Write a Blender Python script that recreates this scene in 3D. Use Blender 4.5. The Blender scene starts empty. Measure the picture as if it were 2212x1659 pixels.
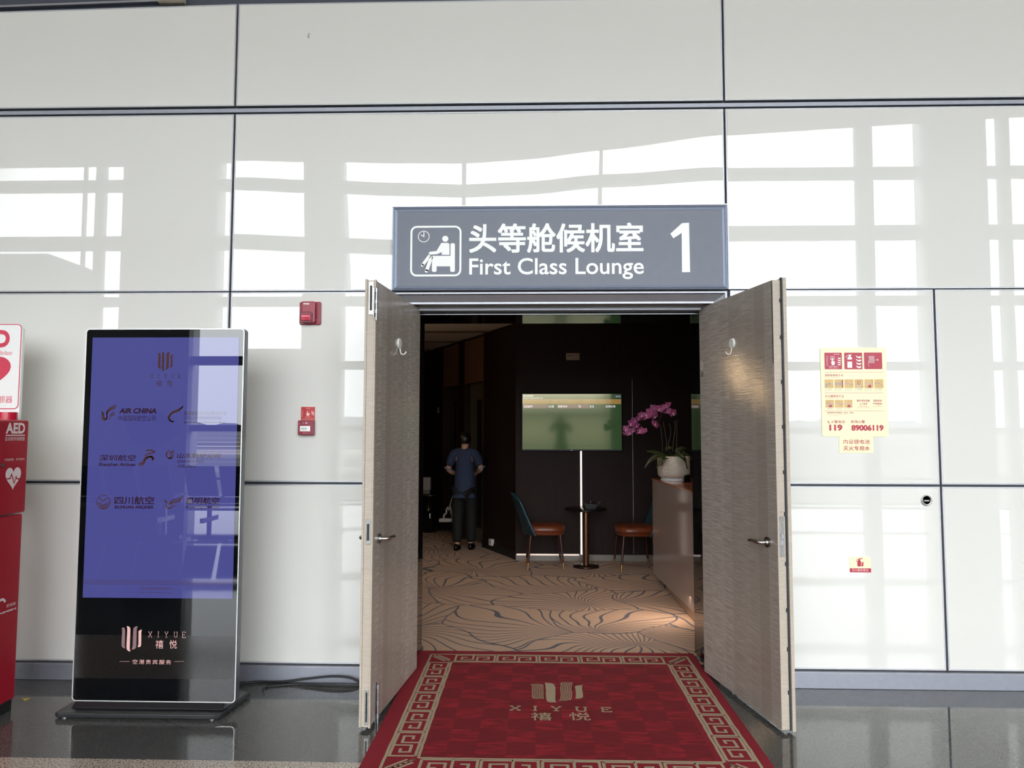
import bpy, bmesh, math, random
from mathutils import Matrix, Vector
random.seed(7)
C = bpy.context.scene.collection
SC = bpy.context.scene

# ------------------------------------------------------------------ camera
FPX, EYE = 1560.0, 1.57
def _cam_rot(yaw, pitch, roll):
    y, p, r = (math.radians(a) for a in (yaw, pitch, roll))
    Bm = Matrix(((1, 0, 0), (0, 0, 1), (0, -1, 0)))
    return Matrix.Rotation(y, 3, 'Z') @ Matrix.Rotation(p, 3, 'X') @ Bm @ Matrix.Rotation(r, 3, 'Z')
CM = _cam_rot(1.653, 3.656, -0.095)          # columns: image right, image down, forward
cd = bpy.data.cameras.new('camera')
cam = bpy.data.objects.new('camera', cd)
C.objects.link(cam)
cd.sensor_width = 36.0
cd.lens = FPX / 2212 * 36.0
cd.clip_start = 0.05
cd.clip_end = 9000
mw = Matrix.Identity(4)
for i in range(3):
    mw[i][0], mw[i][1], mw[i][2] = CM[i][0], -CM[i][1], -CM[i][2]
mw[0][3], mw[1][3], mw[2][3] = 0, 0, EYE
cam.matrix_world = mw
SC.camera = cam

# ------------------------------------------------------------------ sky and exposure
SC.view_settings.view_transform = 'Standard'
SC.view_settings.look = 'None'
SC.view_settings.exposure = 0.0
SC.view_settings.gamma = 1.0
SC.view_settings.use_curve_mapping = False
SC.cycles.blur_glossy = 0.0
SC.cycles.max_bounces = 10
SC.cycles.diffuse_bounces = 6
SC.cycles.glossy_bounces = 6
SC.cycles.transparent_max_bounces = 12
SC.cycles.sample_clamp_indirect = 6.0
SC.cycles.use_denoising = True
SC.cycles.caustics_reflective = False
SC.cycles.caustics_refractive = False
SKY = 10.1
wd = bpy.data.worlds.new('sky')
SC.world = wd
wd.use_nodes = True
wn, wl = wd.node_tree.nodes, wd.node_tree.links
wn.clear()
wo = wn.new('ShaderNodeOutputWorld'); wb = wn.new('ShaderNodeBackground')
tc = wn.new('ShaderNodeTexCoord'); sx = wn.new('ShaderNodeSeparateXYZ'); cr = wn.new('ShaderNodeValToRGB')
wl.new(tc.outputs['Generated'], sx.inputs[0]); wl.new(sx.outputs['Z'], cr.inputs[0])
cr.color_ramp.elements[0].position = 0.0; cr.color_ramp.elements[0].color = (0.72, 0.74, 0.78, 1)
cr.color_ramp.elements[1].position = 0.38; cr.color_ramp.elements[1].color = (0.96, 0.98, 1.01, 1)
wl.new(cr.outputs[0], wb.inputs[0]); wb.inputs[1].default_value = SKY
wl.new(wb.outputs[0], wo.inputs[0])

def lamp(name, kind, loc, energy, color, size=0.1, aim=None, angle=60, blend=0.5, size_y=None):
    d = bpy.data.lights.new(name, kind)
    d.energy, d.color = energy, color
    if kind == 'AREA':
        d.shape = 'RECTANGLE' if size_y else 'SQUARE'; d.size = size
        if size_y: d.size_y = size_y
    else:
        d.shadow_soft_size = size
    if kind == 'SPOT':
        d.spot_size, d.spot_blend = math.radians(angle), blend
    o = bpy.data.objects.new(name, d); C.objects.link(o); o.location = loc
    v = (Vector(aim) - Vector(loc)) if aim else Vector((0, 0, -1))
    o.rotation_euler = v.to_track_quat('-Z', 'Y').to_euler()
    return o
WARM = (1.0, 0.80, 0.62)
# lounge downlights and the strip light under the reception counter
lamp('counter_spot', 'SPOT', (1.75, 6.5, 2.86), 14, WARM, 0.03, (1.46, 7.3, 1.2), 40, 0.6)
lamp('lounge_downlight', 'SPOT', (0.45, 6.6, 2.86), 24, WARM, 0.05, None, 120, 0.9)
lamp('lounge_downlight', 'SPOT', (-0.7, 7.6, 2.86), 8, WARM, 0.05, None, 120, 0.9)
lamp('counter_strip_light', 'AREA', (1.38, 6.15, 0.10), 9.0, WARM, 0.03, (1.25, 6.15, 0), size_y=1.7)

def at(px, py, X=None, Y=None, Z=None):
    """World point that the photograph's pixel shows on the plane X, Y or Z = const."""
    d = CM @ Vector(((px - 1106) / FPX, (py - 829.5) / FPX, 1))
    t = Y / d.y if Y is not None else (Z - EYE) / d.z if Z is not None else X / d.x
    return Vector((0, 0, EYE)) + d * t
def crop(x0, y0, s, **plane):
    return lambda x, y: at(x0 + x / s, y0 + y / s, **plane)

# ------------------------------------------------------------------ materials
def lin(c):
    c = c / 255.0
    return c / 12.92 if c <= 0.04045 else ((c + 0.055) / 1.055) ** 2.4
def rgb(h):
    if isinstance(h, str):
        h = h.lstrip('#'); h = tuple(int(h[i:i+2], 16) for i in (0, 2, 4))
    return (lin(h[0]), lin(h[1]), lin(h[2]), 1.0)
MATS = {}
def mat(name, col, rough=0.5, metal=0.0, ior=1.5, vary=0.04, scale=30.0, bump=0.0, bscale=200.0, emit=None, estr=0.0, coat=0.0, stretch=(1, 1, 1)):
    if name in MATS: return MATS[name]
    m = bpy.data.materials.new(name); m.use_nodes = True
    nt = m.node_tree; p = nt.nodes['Principled BSDF']
    col = rgb(col)
    p.inputs['Roughness'].default_value = rough
    p.inputs['Metallic'].default_value = metal
    p.inputs['IOR'].default_value = ior
    p.inputs['Coat Weight'].default_value = coat
    p.inputs['Coat Roughness'].default_value = 0.03
    t = nt.nodes.new('ShaderNodeTexCoord'); mp = nt.nodes.new('ShaderNodeMapping')
    mp.inputs['Scale'].default_value = stretch
    nt.links.new(t.outputs['Object'], mp.inputs[0])
    n = nt.nodes.new('ShaderNodeTexNoise'); n.inputs['Scale'].default_value = scale; n.inputs['Detail'].default_value = 4
    nt.links.new(mp.outputs[0], n.inputs['Vector'])
    r = nt.nodes.new('ShaderNodeValToRGB')
    a, b = max(0.0, 1 - vary), 1 + vary
    r.color_ramp.elements[0].position = 0.3; r.color_ramp.elements[1].position = 0.7
    r.color_ramp.elements[0].color = (col[0]*a, col[1]*a, col[2]*a, 1)
    r.color_ramp.elements[1].color = (min(1, col[0]*b), min(1, col[1]*b), min(1, col[2]*b), 1)
    nt.links.new(n.outputs[0], r.inputs[0]); nt.links.new(r.outputs[0], p.inputs['Base Color'])
    if bump:
        n2 = nt.nodes.new('ShaderNodeTexNoise'); n2.inputs['Scale'].default_value = bscale; n2.inputs['Detail'].default_value = 3
        nt.links.new(mp.outputs[0], n2.inputs['Vector'])
        bp = nt.nodes.new('ShaderNodeBump'); bp.inputs['Strength'].default_value = bump; bp.inputs['Distance'].default_value = 0.002
        nt.links.new(n2.outputs[0], bp.inputs['Height']); nt.links.new(bp.outputs[0], p.inputs['Normal'])
    if emit:
        p.inputs['Emission Color'].default_value = rgb(emit); p.inputs['Emission Strength'].default_value = estr
    MATS[name] = m
    return m

class NT:
    """small helper for longer node graphs"""
    def __init__(s, name, rough=0.5, ior=1.5):
        s.m = bpy.data.materials.new(name); s.m.use_nodes = True; s.t = s.m.node_tree
        s.p = s.t.nodes['Principled BSDF']; s.p.inputs['Roughness'].default_value = rough; s.p.inputs['IOR'].default_value = ior
        MATS[name] = s.m
    def n(s, typ, **kw):
        x = s.t.nodes.new('ShaderNode' + typ)
        for k, v in kw.items():
            if k in x.inputs: x.inputs[k].default_value = v
            else: setattr(x, k, v)
        return x
    def l(s, a, b): s.t.links.new(a, b)
    def math(s, op, a, b=None, c=None):
        x = s.n('Math', operation=op)
        for i, v in enumerate((a, b, c)):
            if v is None: continue
            if isinstance(v, (int, float)): x.inputs[i].default_value = v
            else: s.l(v, x.inputs[i])
        return x.outputs[0]
    def mix(s, f, a, b):
        x = s.n('Mix', data_type='RGBA')
        for i, v in ((0, f), (6, a), (7, b)):
            if isinstance(v, (int, float)): x.inputs[i].default_value = v
            elif isinstance(v, tuple): x.inputs[i].default_value = v
            else: s.l(v, x.inputs[i])
        return x.outputs[2]
    def ramp(s, v, *stops):
        r = s.n('ValToRGB'); e = r.color_ramp.elements
        while len(e) < len(stops): e.new(0.5)
        for k, (p, c) in enumerate(stops): e[k].position = p; e[k].color = c
        s.l(v, r.inputs[0]); return r.outputs[0]
    def coords(s, scale=(1, 1, 1), rot=(0, 0, 0), kind='Object'):
        t = s.n('TexCoord'); mp = s.n('Mapping'); mp.inputs['Scale'].default_value = scale; mp.inputs['Rotation'].default_value = rot
        s.l(t.outputs[kind], mp.inputs[0]); return mp.outputs[0]
    def bump(s, h, strength, dist=0.002):
        b = s.n('Bump'); b.inputs['Strength'].default_value = strength; b.inputs['Distance'].default_value = dist
        s.l(h, b.inputs['Height']); s.l(b.outputs[0], s.p.inputs['Normal'])

# ------------------------------------------------------------------ mesh builder
_TXT = {}
def _text_geo(s, bold, shear, track):
    k = (s, bold, shear, track)
    if k not in _TXT:
        cu = bpy.data.curves.new('lettering_curve', 'FONT'); cu.body = s; cu.size = 1.0; cu.offset = bold; cu.shear = shear
        cu.space_character = track; cu.resolution_u = 4
        o = bpy.data.objects.new('lettering_curve', cu); C.objects.link(o)
        dg = bpy.context.evaluated_depsgraph_get(); dg.update()
        me = bpy.data.meshes.new_from_object(o.evaluated_get(dg))
        _TXT[k] = ([tuple(v.co) for v in me.vertices], [tuple(p.vertices) for p in me.polygons])
        bpy.data.meshes.remove(me); bpy.data.objects.remove(o); bpy.data.curves.remove(cu)
    return _TXT[k]

class B:
    def __init__(s, T=None):
        s.v, s.f, s.sm, s.T = [], [], [], T or Matrix.Identity(4)
    def add(s, vs, fs, smooth=False):
        o = len(s.v); s.v += [s.T @ Vector(v) for v in vs]
        for f in fs: s.f.append([o + i for i in f]); s.sm.append(smooth)
        return s
    def box(s, x0, x1, y0, y1, z0, z1):
        vs = [(x, y, z) for z in (z0, z1) for y in (y0, y1) for x in (x0, x1)]
        return s.add(vs, [(0, 2, 3, 1), (4, 5, 7, 6), (0, 1, 5, 4), (2, 6, 7, 3), (0, 4, 6, 2), (1, 3, 7, 5)])
    def hexa(s, low, high):
        """low, high: four points each, same order"""
        n = len(low)
        fs = [tuple(range(n))[::-1], tuple(range(n, 2*n))] + [(i, (i+1) % n, n + (i+1) % n, n + i) for i in range(n)]
        return s.add(list(low) + list(high), fs)
    def ring(s, center, axis, r, n):
        a = Vector(axis).normalized(); u = a.orthogonal().normalized(); w = a.cross(u); c = Vector(center)
        return [c + u * (r * math.cos(2*math.pi*i/n)) + w * (r * math.sin(2*math.pi*i/n)) for i in range(n)]
    def cyl(s, p0, p1, r0, r1=None, n=20, caps=True):
        r1 = r0 if r1 is None else r1
        ax = Vector(p1) - Vector(p0)
        a, b = s.ring(p0, ax, r0, n), s.ring(p1, ax, r1, n)
        s.add(a + b, [(i, (i+1) % n, n + (i+1) % n, n + i) for i in range(n)], True)
        if caps:
            s.add(a, [tuple(range(n))[::-1]]); s.add(b, [tuple(range(n))])
        return s
    def tube(s, pts, r, n=10, caps=True):
        pts = [Vector(p) for p in pts]; m = len(pts)
        rr = r if isinstance(r, (list, tuple)) else [r] * m
        up = None; vs = []
        for i, p in enumerate(pts):
            d = (pts[min(i+1, m-1)] - pts[max(i-1, 0)]).normalized()
            u = d.orthogonal().normalized() if up is None else (up - d * up.dot(d)).normalized()
            up = u; w = d.cross(u)
            vs += [p + (u * math.cos(2*math.pi*k/n) + w * math.sin(2*math.pi*k/n)) * rr[i] for k in range(n)]
        fs = [(i*n + k, i*n + (k+1) % n, (i+1)*n + (k+1) % n, (i+1)*n + k) for i in range(m-1) for k in range(n)]
        s.add(vs, fs, True)
        if caps:
            s.add(vs[:n], [tuple(range(n))[::-1]]); s.add(vs[-n:], [tuple(range(n))])
        return s
    def lathe(s, prof, c=(0, 0, 0), n=40, sx=1.0, sy=1.0):
        vs = [(c[0] + r*sx*math.cos(2*math.pi*k/n), c[1] + r*sy*math.sin(2*math.pi*k/n), c[2] + z) for r, z in prof for k in range(n)]
        fs = [(i*n + k, i*n + (k+1) % n, (i+1)*n + (k+1) % n, (i+1)*n + k) for i in range(len(prof)-1) for k in range(n)]
        s.add(vs, fs, True)
        if prof[0][0] > 1e-6: s.add(vs[:n], [tuple(range(n))[::-1]])
        if prof[-1][0] > 1e-6: s.add(vs[-n:], [tuple(range(n))])
        return s
    def ball(s, c, r, n=16, m=10):
        rx, ry, rz = (r, r, r) if isinstance(r, (int, float)) else r
        vs = [(c[0] + rx*math.sin(math.pi*i/m)*math.cos(2*math.pi*k/n), c[1] + ry*math.sin(math.pi*i/m)*math.sin(2*math.pi*k/n), c[2] - rz*math.cos(math.pi*i/m)) for i in range(m+1) for k in range(n)]
        return s.add(vs, [(i*n + k, i*n + (k+1) % n, (i+1)*n + (k+1) % n, (i+1)*n + k) for i in range(m) for k in range(n)], True)
    def poly(s, pts): return s.add(pts, [tuple(range(len(pts)))])
    def prism(s, pts, d):
        """closed outline pts (3-D, flat) pushed along vector d"""
        n = len(pts); q = [Vector(p) + Vector(d) for p in pts]
        return s.add([Vector(p) for p in pts] + q, [tuple(range(n)), tuple(range(n, 2*n))[::-1]] + [(i, n + i, n + (i+1) % n, (i+1) % n) for i in range(n)])
    # flat work in the local X-Z plane (facing local -Y)
    def flat(s, pts, y=0.0): return s.poly([(p[0], y, p[1]) for p in pts])
    def stroke(s, pts, w, y=0.0, closed=False):
        P = [Vector((p[0], p[1])) for p in pts]; n = len(P); L, R = [], []
        for i in range(n):
            a = P[i-1] if (i > 0 or closed) else None
            b = P[(i+1) % n] if (i < n-1 or closed) else None
            d1 = (P[i] - a).normalized() if a is not None else (b - P[i]).normalized()
            d2 = (b - P[i]).normalized() if b is not None else d1
            n1, n2 = Vector((-d1.y, d1.x)), Vector((-d2.y, d2.x))
            m = n1 + n2
            m = m.normalized() if m.length > 1e-5 else n1
            k = w / 2 / max(0.45, m.dot(n1))
            L.append(P[i] + m * k); R.append(P[i] - m * k)
        vs = [(q.x, y, q.y) for q in L] + [(q.x, y, q.y) for q in R]
        m = n if closed else n - 1
        return s.add(vs, [(i, n + i, n + (i+1) % n, (i+1) % n) for i in range(m)])
    def disc(s, c, r, y=0.0, n=28, rz=None):
        rz = rz or r
        return s.flat([(c[0] + r*math.cos(2*math.pi*i/n), c[1] + rz*math.sin(2*math.pi*i/n)) for i in range(n)], y)
    def circ(s, c, r, w, y=0.0, n=36, a0=0, a1=360):
        full = abs(a1 - a0) >= 360
        k = n if full else n + 1
        return s.stroke([(c[0] + r*math.cos(math.radians(a0 + (a1-a0)*i/n)), c[1] + r*math.sin(math.radians(a0 + (a1-a0)*i/n))) for i in range(k)], w, y, full)
    def text(s, t, x0, x1, z0, z1, y=0.0, bold=0.0, shear=0.0, track=1.0):
        cjk = any(ord(ch) > 0x2E80 for ch in t)
        if cjk and bold:                      # heavier strokes: the same glyphs laid side by side
            h = abs(z1 - z0); d = bold * h * 0.5; n = 3
            for i in range(n):
                for j in range(n):
                    ox, oz = d * (i - 1), d * (j - 1)
                    s.text(t, x0 + d + ox, x1 - d + ox, z0 + d + oz, z1 - d + oz, y - 0.00003 * (i * n + j), 0.0, shear, track)
            return s
        vs, fs = _text_geo(t, bold, shear, track)
        if not vs: return s
        ax, bx = min(v[0] for v in vs), max(v[0] for v in vs); az, bz = min(v[1] for v in vs), max(v[1] for v in vs)
        return s.add([(x0 + (v[0]-ax)/(bx-ax)*(x1-x0), y, z0 + (v[1]-az)/max(1e-6, bz-az)*(z1-z0)) for v in vs], fs)

def rrect(x0, x1, z0, z1, r, n=6):
    out = []
    for cx, cz, a in ((x1-r, z1-r, 0), (x0+r, z1-r, 90), (x0+r, z0+r, 180), (x1-r, z0+r, 270)):
        out += [(cx + r*math.cos(math.radians(a + 90*i/n)), cz + r*math.sin(math.radians(a + 90*i/n))) for i in range(n+1)]
    return out

ORIGIN = {}
def empty(name, loc, label=None, cat=None, group=None, kind=None):
    o = bpy.data.objects.new(name, None); o.empty_display_size = 0.1; o.location = loc; C.objects.link(o)
    ORIGIN[o.name] = Vector(loc)
    tag(o, label, cat, group, kind); return o
def tag(o, label=None, cat=None, group=None, kind=None):
    for k, v in (('label', label), ('category', cat), ('group', group), ('kind', kind)):
        if v: o[k] = v
    return o
def mesh(name, b, m, parent=None, loc=None, bevel=0.0, seg=2, label=None, cat=None, group=None, kind=None, subsurf=0):
    """link builder b (world coordinates) as one mesh object"""
    org = ORIGIN[parent.name] if parent is not None else Vector(loc or (0, 0, 0))
    me = bpy.data.meshes.new(name)
    me.from_pydata([v - org for v in b.v], [], b.f)
    me.polygons.foreach_set('use_smooth', b.sm)
    me.materials.append(m); me.validate(); me.update()
    o = bpy.data.objects.new(name, me); C.objects.link(o)
    if parent is not None: o.parent = parent
    else: o.location = org
    ORIGIN[o.name] = org
    if bevel:
        md = o.modifiers.new('bevel', 'BEVEL'); md.width = bevel; md.segments = seg; md.limit_method = 'ANGLE'; md.angle_limit = math.radians(40); md.harden_normals = False
    if subsurf:
        md = o.modifiers.new('smooth', 'SUBSURF'); md.levels = md.render_levels = subsurf
    tag(o, label, cat, group, kind); return o
def flip_check(o):
    bm = bmesh.new(); bm.from_mesh(o.data); bmesh.ops.recalc_face_normals(bm, faces=bm.faces); bm.to_mesh(o.data); bm.free(); return o
def copy_tree(o, parent=None, loc=None):
    c = o.copy(); C.objects.link(c)
    if parent is not None: c.parent = parent
    if loc is not None: c.location = loc
    for ch in list(o.children): copy_tree(ch, c)
    return c
TY = lambda y: Matrix.Translation((0, y, 0))
# ------------------------------------------------------------------ shared materials
W = 4.593                                   # plane of the glass wall
M_panel = mat('back_painted_glass', (228, 226, 221), 0.0, ior=1.6, vary=0.008, scale=1.2)
M_edge = mat('panel_edging_alu', (186, 186, 190), 0.45, 0.5)
M_joint = mat('joint_dark', (62, 66, 78), 0.5)
M_alu = mat('brushed_alu', (168, 168, 174), 0.36, 0.85, vary=0.06, scale=60, stretch=(0.1, 1, 1))
M_alugrey = mat('grey_alu', (150, 152, 162), 0.4, 0.5)
M_steel = mat('stainless', (170, 168, 165), 0.22, 1.0)
M_black = mat('black_gloss', (9, 9, 11), 0.06, ior=1.5)
M_blackm = mat('black_matt', (16, 16, 18), 0.5)
M_rubber = mat('rubber_seal', (46, 48, 56), 0.7)
M_red = mat('red_enamel', (168, 24, 44), 0.28, vary=0.03)
M_reddk = mat('dark_red_plastic', (136, 22, 48), 0.35, vary=0.05)
M_white = mat('white_print', (246, 246, 244), 0.4, vary=0.01)
M_cream = mat('cream_board', (248, 240, 196), 0.25, vary=0.01)
M_redprint = mat('red_print', (180, 32, 62), 0.35, vary=0.02)
M_sign = mat('sign_slate', (102, 107, 121), 0.42, vary=0.03, scale=20)
M_signfr = mat('sign_frame', (104, 112, 130), 0.35, 0.3)
M_ceil = mat('hall_ceiling', (244, 220, 200), 0.7, vary=0.02, scale=2)
M_hallwall = mat('hall_plaster', (226, 226, 222), 0.7, vary=0.02, scale=2)

g = NT('granite_dark', 0.05, 1.62)
co = g.coords((1, 1, 1))
n1 = g.n('TexNoise', Scale=160.0, Detail=5.0); g.l(co, n1.inputs['Vector'])
n2 = g.n('TexNoise', Scale=3.0, Detail=3.0); g.l(co, n2.inputs['Vector'])
c1 = g.ramp(n1.outputs[0], (0.35, rgb((52, 52, 52))), (0.7, rgb((106, 106, 105))))
c2 = g.mix(g.math('MULTIPLY', n2.outputs[0], 0.5), c1, rgb((86, 86, 83)))
# diagonal slab seams: fine dark lines on two crossing directions
seam = None
for rot, per, off in ((58, 1.18, 0.31), (-58, 1.18, 0.55)):
    s_ = g.n('SeparateXYZ'); g.l(g.coords((1, 1, 1), (0, 0, math.radians(rot))), s_.inputs[0])
    fr = g.math('FRACT', g.math('ADD', g.math('DIVIDE', s_.outputs[0], per), off))
    k = g.math('LESS_THAN', g.math('ABSOLUTE', g.math('SUBTRACT', fr, 0.5)), 0.0016)
    seam = k if seam is None else g.math('MAXIMUM', seam, k)
g.l(g.mix(g.math('MULTIPLY', seam, 0.75), c2, rgb((16, 16, 18))), g.p.inputs['Base Color'])
g.p.inputs['Roughness'].default_value = 0.045
M_granite = g.m

g = NT('granite_light', 0.12, 1.5)
co = g.coords((1, 1, 1))
v1 = g.n('TexVoronoi', Scale=95.0); g.l(co, v1.inputs['Vector'])
n1 = g.n('TexNoise', Scale=120.0, Detail=4.0); g.l(co, n1.inputs['Vector'])
c1 = g.ramp(n1.outputs[0], (0.38, rgb((66, 60, 56))), (0.46, rgb((172, 160, 146))), (0.7, rgb((206, 196, 184))))
g.l(c1, g.p.inputs['Base Color']); M_granlt = g.m

# ------------------------------------------------------------------ the hall: floor, glass wall, ceiling, window wall behind
b = B(); b.box(-17, 17, 3.50, 5.0, -0.1, 0.0)
mesh('floor_hall_border', b, M_granite, kind='structure')
b = B(); b.box(-17, 17, 2.55, 3.50, -0.1, 0.0)
mesh('floor_hall_strip', b, M_granlt, kind='structure')
b = B(); b.box(-17, 17, -6.6, 2.55, -0.1, 0.0)
mesh('floor_hall', b, M_granite, kind='structure')

DX0, DX1 = -0.797, 1.149                     # clear opening of the doorway
b = B(); b.box(-17, -0.905, 4.625, 5.27, 0, 9.2); b.box(1.24, 17, 4.625, 5.27, 0, 9.2); b.box(-0.905, 1.24, 4.625, 5.27, 2.42, 9.2)
wall = mesh('wall_front', b, M_joint, kind='structure', loc=(0, 0, 0))

def bow_mid(x):                              # slight sag of the wide middle pane, as the bent mirror images show
    pts = [(-2.0, -0.0018), (-1.4, 0.0018), (-0.85, 0.0050), (-0.45, 0.0068), (-0.1, 0.0050), (0.5, -0.0015), (1.24, -0.0070)]
    for (a, p), (c, q) in zip(pts, pts[1:]):
        if x <= c:
            t = (x - a) / (c - a); t = t*t*(3 - 2*t)
            return p + (q - p) * t
    return pts[-1][1]
def panel(x0, x1, z0, z1, tilt=0.0, yaw=0.0, fn=None, z1l=None):
    b = B(); nx, nz = (40, 10) if fn else (4, 4)
    zc, xc = (z0 + z1) / 2, (x0 + x1) / 2
    vs, fs = [], []
    for j in range(nz + 1):
        for i in range(nx + 1):
            x = x0 + (x1 - x0) * i / nx
            top = z1 if z1l is None else z1l + (z1 - z1l) * i / nx
            z = z0 + (top - z0) * j / nz
            a = tilt + (fn(x) if fn else 0.0)
            vs.append((x, W + a * (z - zc) + yaw * (x - xc), z))
    for j in range(nz):
        for i in range(nx):
            k = j * (nx + 1) + i
            fs.append((k, k + 1, k + nx + 2, k + nx + 1))
    b.add(vs, fs, True)
    p = mesh('glass_panel', b, M_panel, wall)
    top_l = z1 if z1l is None else z1l
    e = B(); t = 0.009
    for q in (((x0-t, z0-t), (x1+t, z0-t), (x1, z0), (x0, z0)), ((x1, z0), (x1+t, z0-t), (x1+t, z1+t), (x1, z1)), ((x0, top_l), (x1, z1), (x1+t, z1+t), (x0-t, top_l+t)), ((x0-t, z0-t), (x0, z0), (x0, top_l), (x0-t, top_l+t))):
        e.hexa([(u, W + 0.024, v) for u, v in q], [(u, W - 0.0005, v) for u, v in q])
    flip_check(mesh('panel_edging', e, M_edge, p))
    return p
G = 0.016
for (z0, z1, fns) in ((3.715, 4.395, {}), (2.478, 3.640, {1: bow_mid})):
    for k, (x0, x1) in enumerate(((-5.18, -1.967), (-1.967, 1.240), (1.240, 4.45), (4.45, 7.66), (-8.39, -5.18))):
        left = z1 - 0.055 if (z1 > 4 and k == 0) else None
        panel(x0 + G, x1 - G, z0, z1, tilt={0: 0.0, 2: -0.006}.get(k, 0) if z1 < 4 else 0, fn=fns.get(k), z1l=left)
for (z0, z1) in ((1.247, 2.452), (0.116, 1.214)):
    for x0, x1 in ((-8.39, -5.18), (-5.18, -1.967), (-1.967, -0.912), (1.250, 2.534), (2.534, 4.45), (4.45, 7.66)):
        panel(x0 + G, x1 - (0.016 if x1 != -0.912 else 0.012), z0, z1, tilt=0.0012 if x0 > 0 else 0.0)
b = B(); b.box(-17, 17, 4.600, 4.63, 3.665, 3.694)
mesh('trim_1', b, M_alugrey, kind='structure', bevel=0.003)
b = B(); b.box(-17, -0.91, 4.560, 4.64, 0.0, 0.100); mesh('baseboard_left', b, mat('baseboard_alu', (142, 144, 154), 0.38, 0.4), kind='structure', bevel=0.004)
b = B(); b.box(1.245, 17, 4.560, 4.64, 0.0, 0.100); mesh('baseboard_right', b, MATS['baseboard_alu'], kind='structure', bevel=0.004)
# top of the glass wall: dark shadow gap, light rail and the plaster above
b = B(); b.box(-17, 17, 4.585, 4.63, 4.70, 9.2); mesh('wall_front_upper', b, M_hallwall, kind='structure')
b = B(); b.hexa([(-5.2, 4.59, 4.37), (-2.45, 4.59, 4.432), (-2.45, 4.63, 4.432), (-5.2, 4.63, 4.37)], [(-5.2, 4.59, 4.384), (-2.45, 4.59, 4.446), (-2.45, 4.63, 4.446), (-5.2, 4.63, 4.384)])
flip_check(mesh('trim_2', b, M_alu, kind='structure'))
b = B(); b.box(-2.50, -2.33, 4.50, 4.62, 4.415, 4.75)
mesh('trim_3', b, mat('trim_cream', (214, 204, 188), 0.5), kind='structure', bevel=0.004)
# small scuffs on the panes
def scuff(px, py, s, seed, where):
    r = random.Random(seed); b = B(TY(W - 0.0012)); c = at(px, py, Y=W)
    for k in range(7):
        x, z = c.x + r.uniform(-s, s) * 0.5, c.z + r.uniform(-s, s)
        b.flat([(x + r.uniform(0.4, 1) * s * 0.35 * math.cos(a), z + r.uniform(0.4, 1) * s * 0.5 * math.sin(a)) for a in [i * math.pi / 3 for i in range(6)]])
    mesh('scuff_mark', b, mat('scuff_grey', (186, 182, 176), 0.6), label='faint grey scuff on the white glass ' + where, cat='mark')
scuff(668, 77, 0.016, 1, 'top row, left of centre')
scuff(1607, 275, 0.016, 2, 'just right of the upper joint above the sign')

# ceiling profile (rises to the right)
prof = [(-17.0, 7.50), (-8.6, 7.52), (-6.2, 7.60), (-1.5, 7.70), (1.5, 7.76), (4.2, 7.94), (9.8, 8.25), (17.0, 8.6)]
b = B()
vs = [(x, y, z) for x, z in prof for y in (-6.6, 4.7)]
b.add(vs, [(2*i, 2*i+1, 2*i+3, 2*i+2) for i in range(len(prof)-1)])
vs = [(x, y, z + 0.2) for x, z in prof for y in (-6.6, 4.7)]
b.add(vs, [(2*i, 2*i+2, 2*i+3, 2*i+1) for i in range(len(prof)-1)])
mesh('ceiling', b, M_ceil, kind='structure')
b = B(); b.box(-17.2, -17, -6.6, 4.7, 0, 9); mesh('wall_left', b, M_hallwall, kind='structure')
b = B(); b.box(17, 17.2, -6.6, 4.7, 0, 9); mesh('wall_right', b, M_hallwall, kind='structure')
# window wall 6.5 m behind the camera: columns, mullions and transoms as the glass wall mirrors them
YB, YV = -6.5, 2 * W + 6.5
vx = lambda px: at(px, 450, Y=YV).x
vz = lambda py: at(100, py, Y=YV).z
b = B()
for a, c in ((-900, -700), (-330, -130), (271, 473), (660, 742), (1992, 2125), (2700, 2900)):
    b.box(vx(a), vx(c), YB - 0.35, YB + 0.12, 0, 8.7)
b.box(-17, 17, YB - 0.35, YB, -4.0, 0.0)
mesh('wall_back', b, mat('column_paint', (206, 208, 208), 0.6), kind='structure')
b = B()
for a, c in ((206, 224), (1850, 1885), (2160, 2182), (-60, -40), (2420, 2440), (2560, 2580), (-500, -480)):
    b.box(vx(a), vx(c), YB - 0.14, YB + 0.02, 0, 8.7)
for a, c in ((178, 184), (997, 1005), (1292, 1300)):
    b.box(vx(a), vx(c), YB - 0.08, YB, 0, 8.7)
for p, q in ((413, 391), (540, 512), (662, 643), (798, 781), (931, 918)):
    b.box(-17, 17, YB - 0.16, YB + 0.03, vz(p), vz(q))
for z in (0.02, 0.55):
    b.box(-17, 17, YB - 0.05, YB, z, z + 0.05)
wf = mesh('window_1', b, mat('mullion_paint', (190, 193, 195), 0.45), kind='structure')
gl = NT('window_glass', 0.0, 1.5)
tr = gl.n('BsdfTransparent'); gs = gl.n('BsdfGlossy', Roughness=0.0); fr = gl.n('LayerWeight'); fr.inputs['Blend'].default_value = 0.35
ms = gl.n('MixShader'); gl.l(gl.math('MULTIPLY', fr.outputs['Fresnel'], 0.6), ms.inputs[0]); gl.l(tr.outputs[0], ms.inputs[1]); gl.l(gs.outputs[0], ms.inputs[2])
tr.inputs[0].default_value = (0.94, 0.97, 0.96, 1)
gl.l(ms.outputs[0], gl.t.nodes['Material Output'].inputs[0])
b = B(); b.poly([(-17, YB - 0.06, 0), (17, YB - 0.06, 0), (17, YB - 0.06, 8.7), (-17, YB - 0.06, 8.7)])
mesh('window_glass', b, gl.m, wf)
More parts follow.
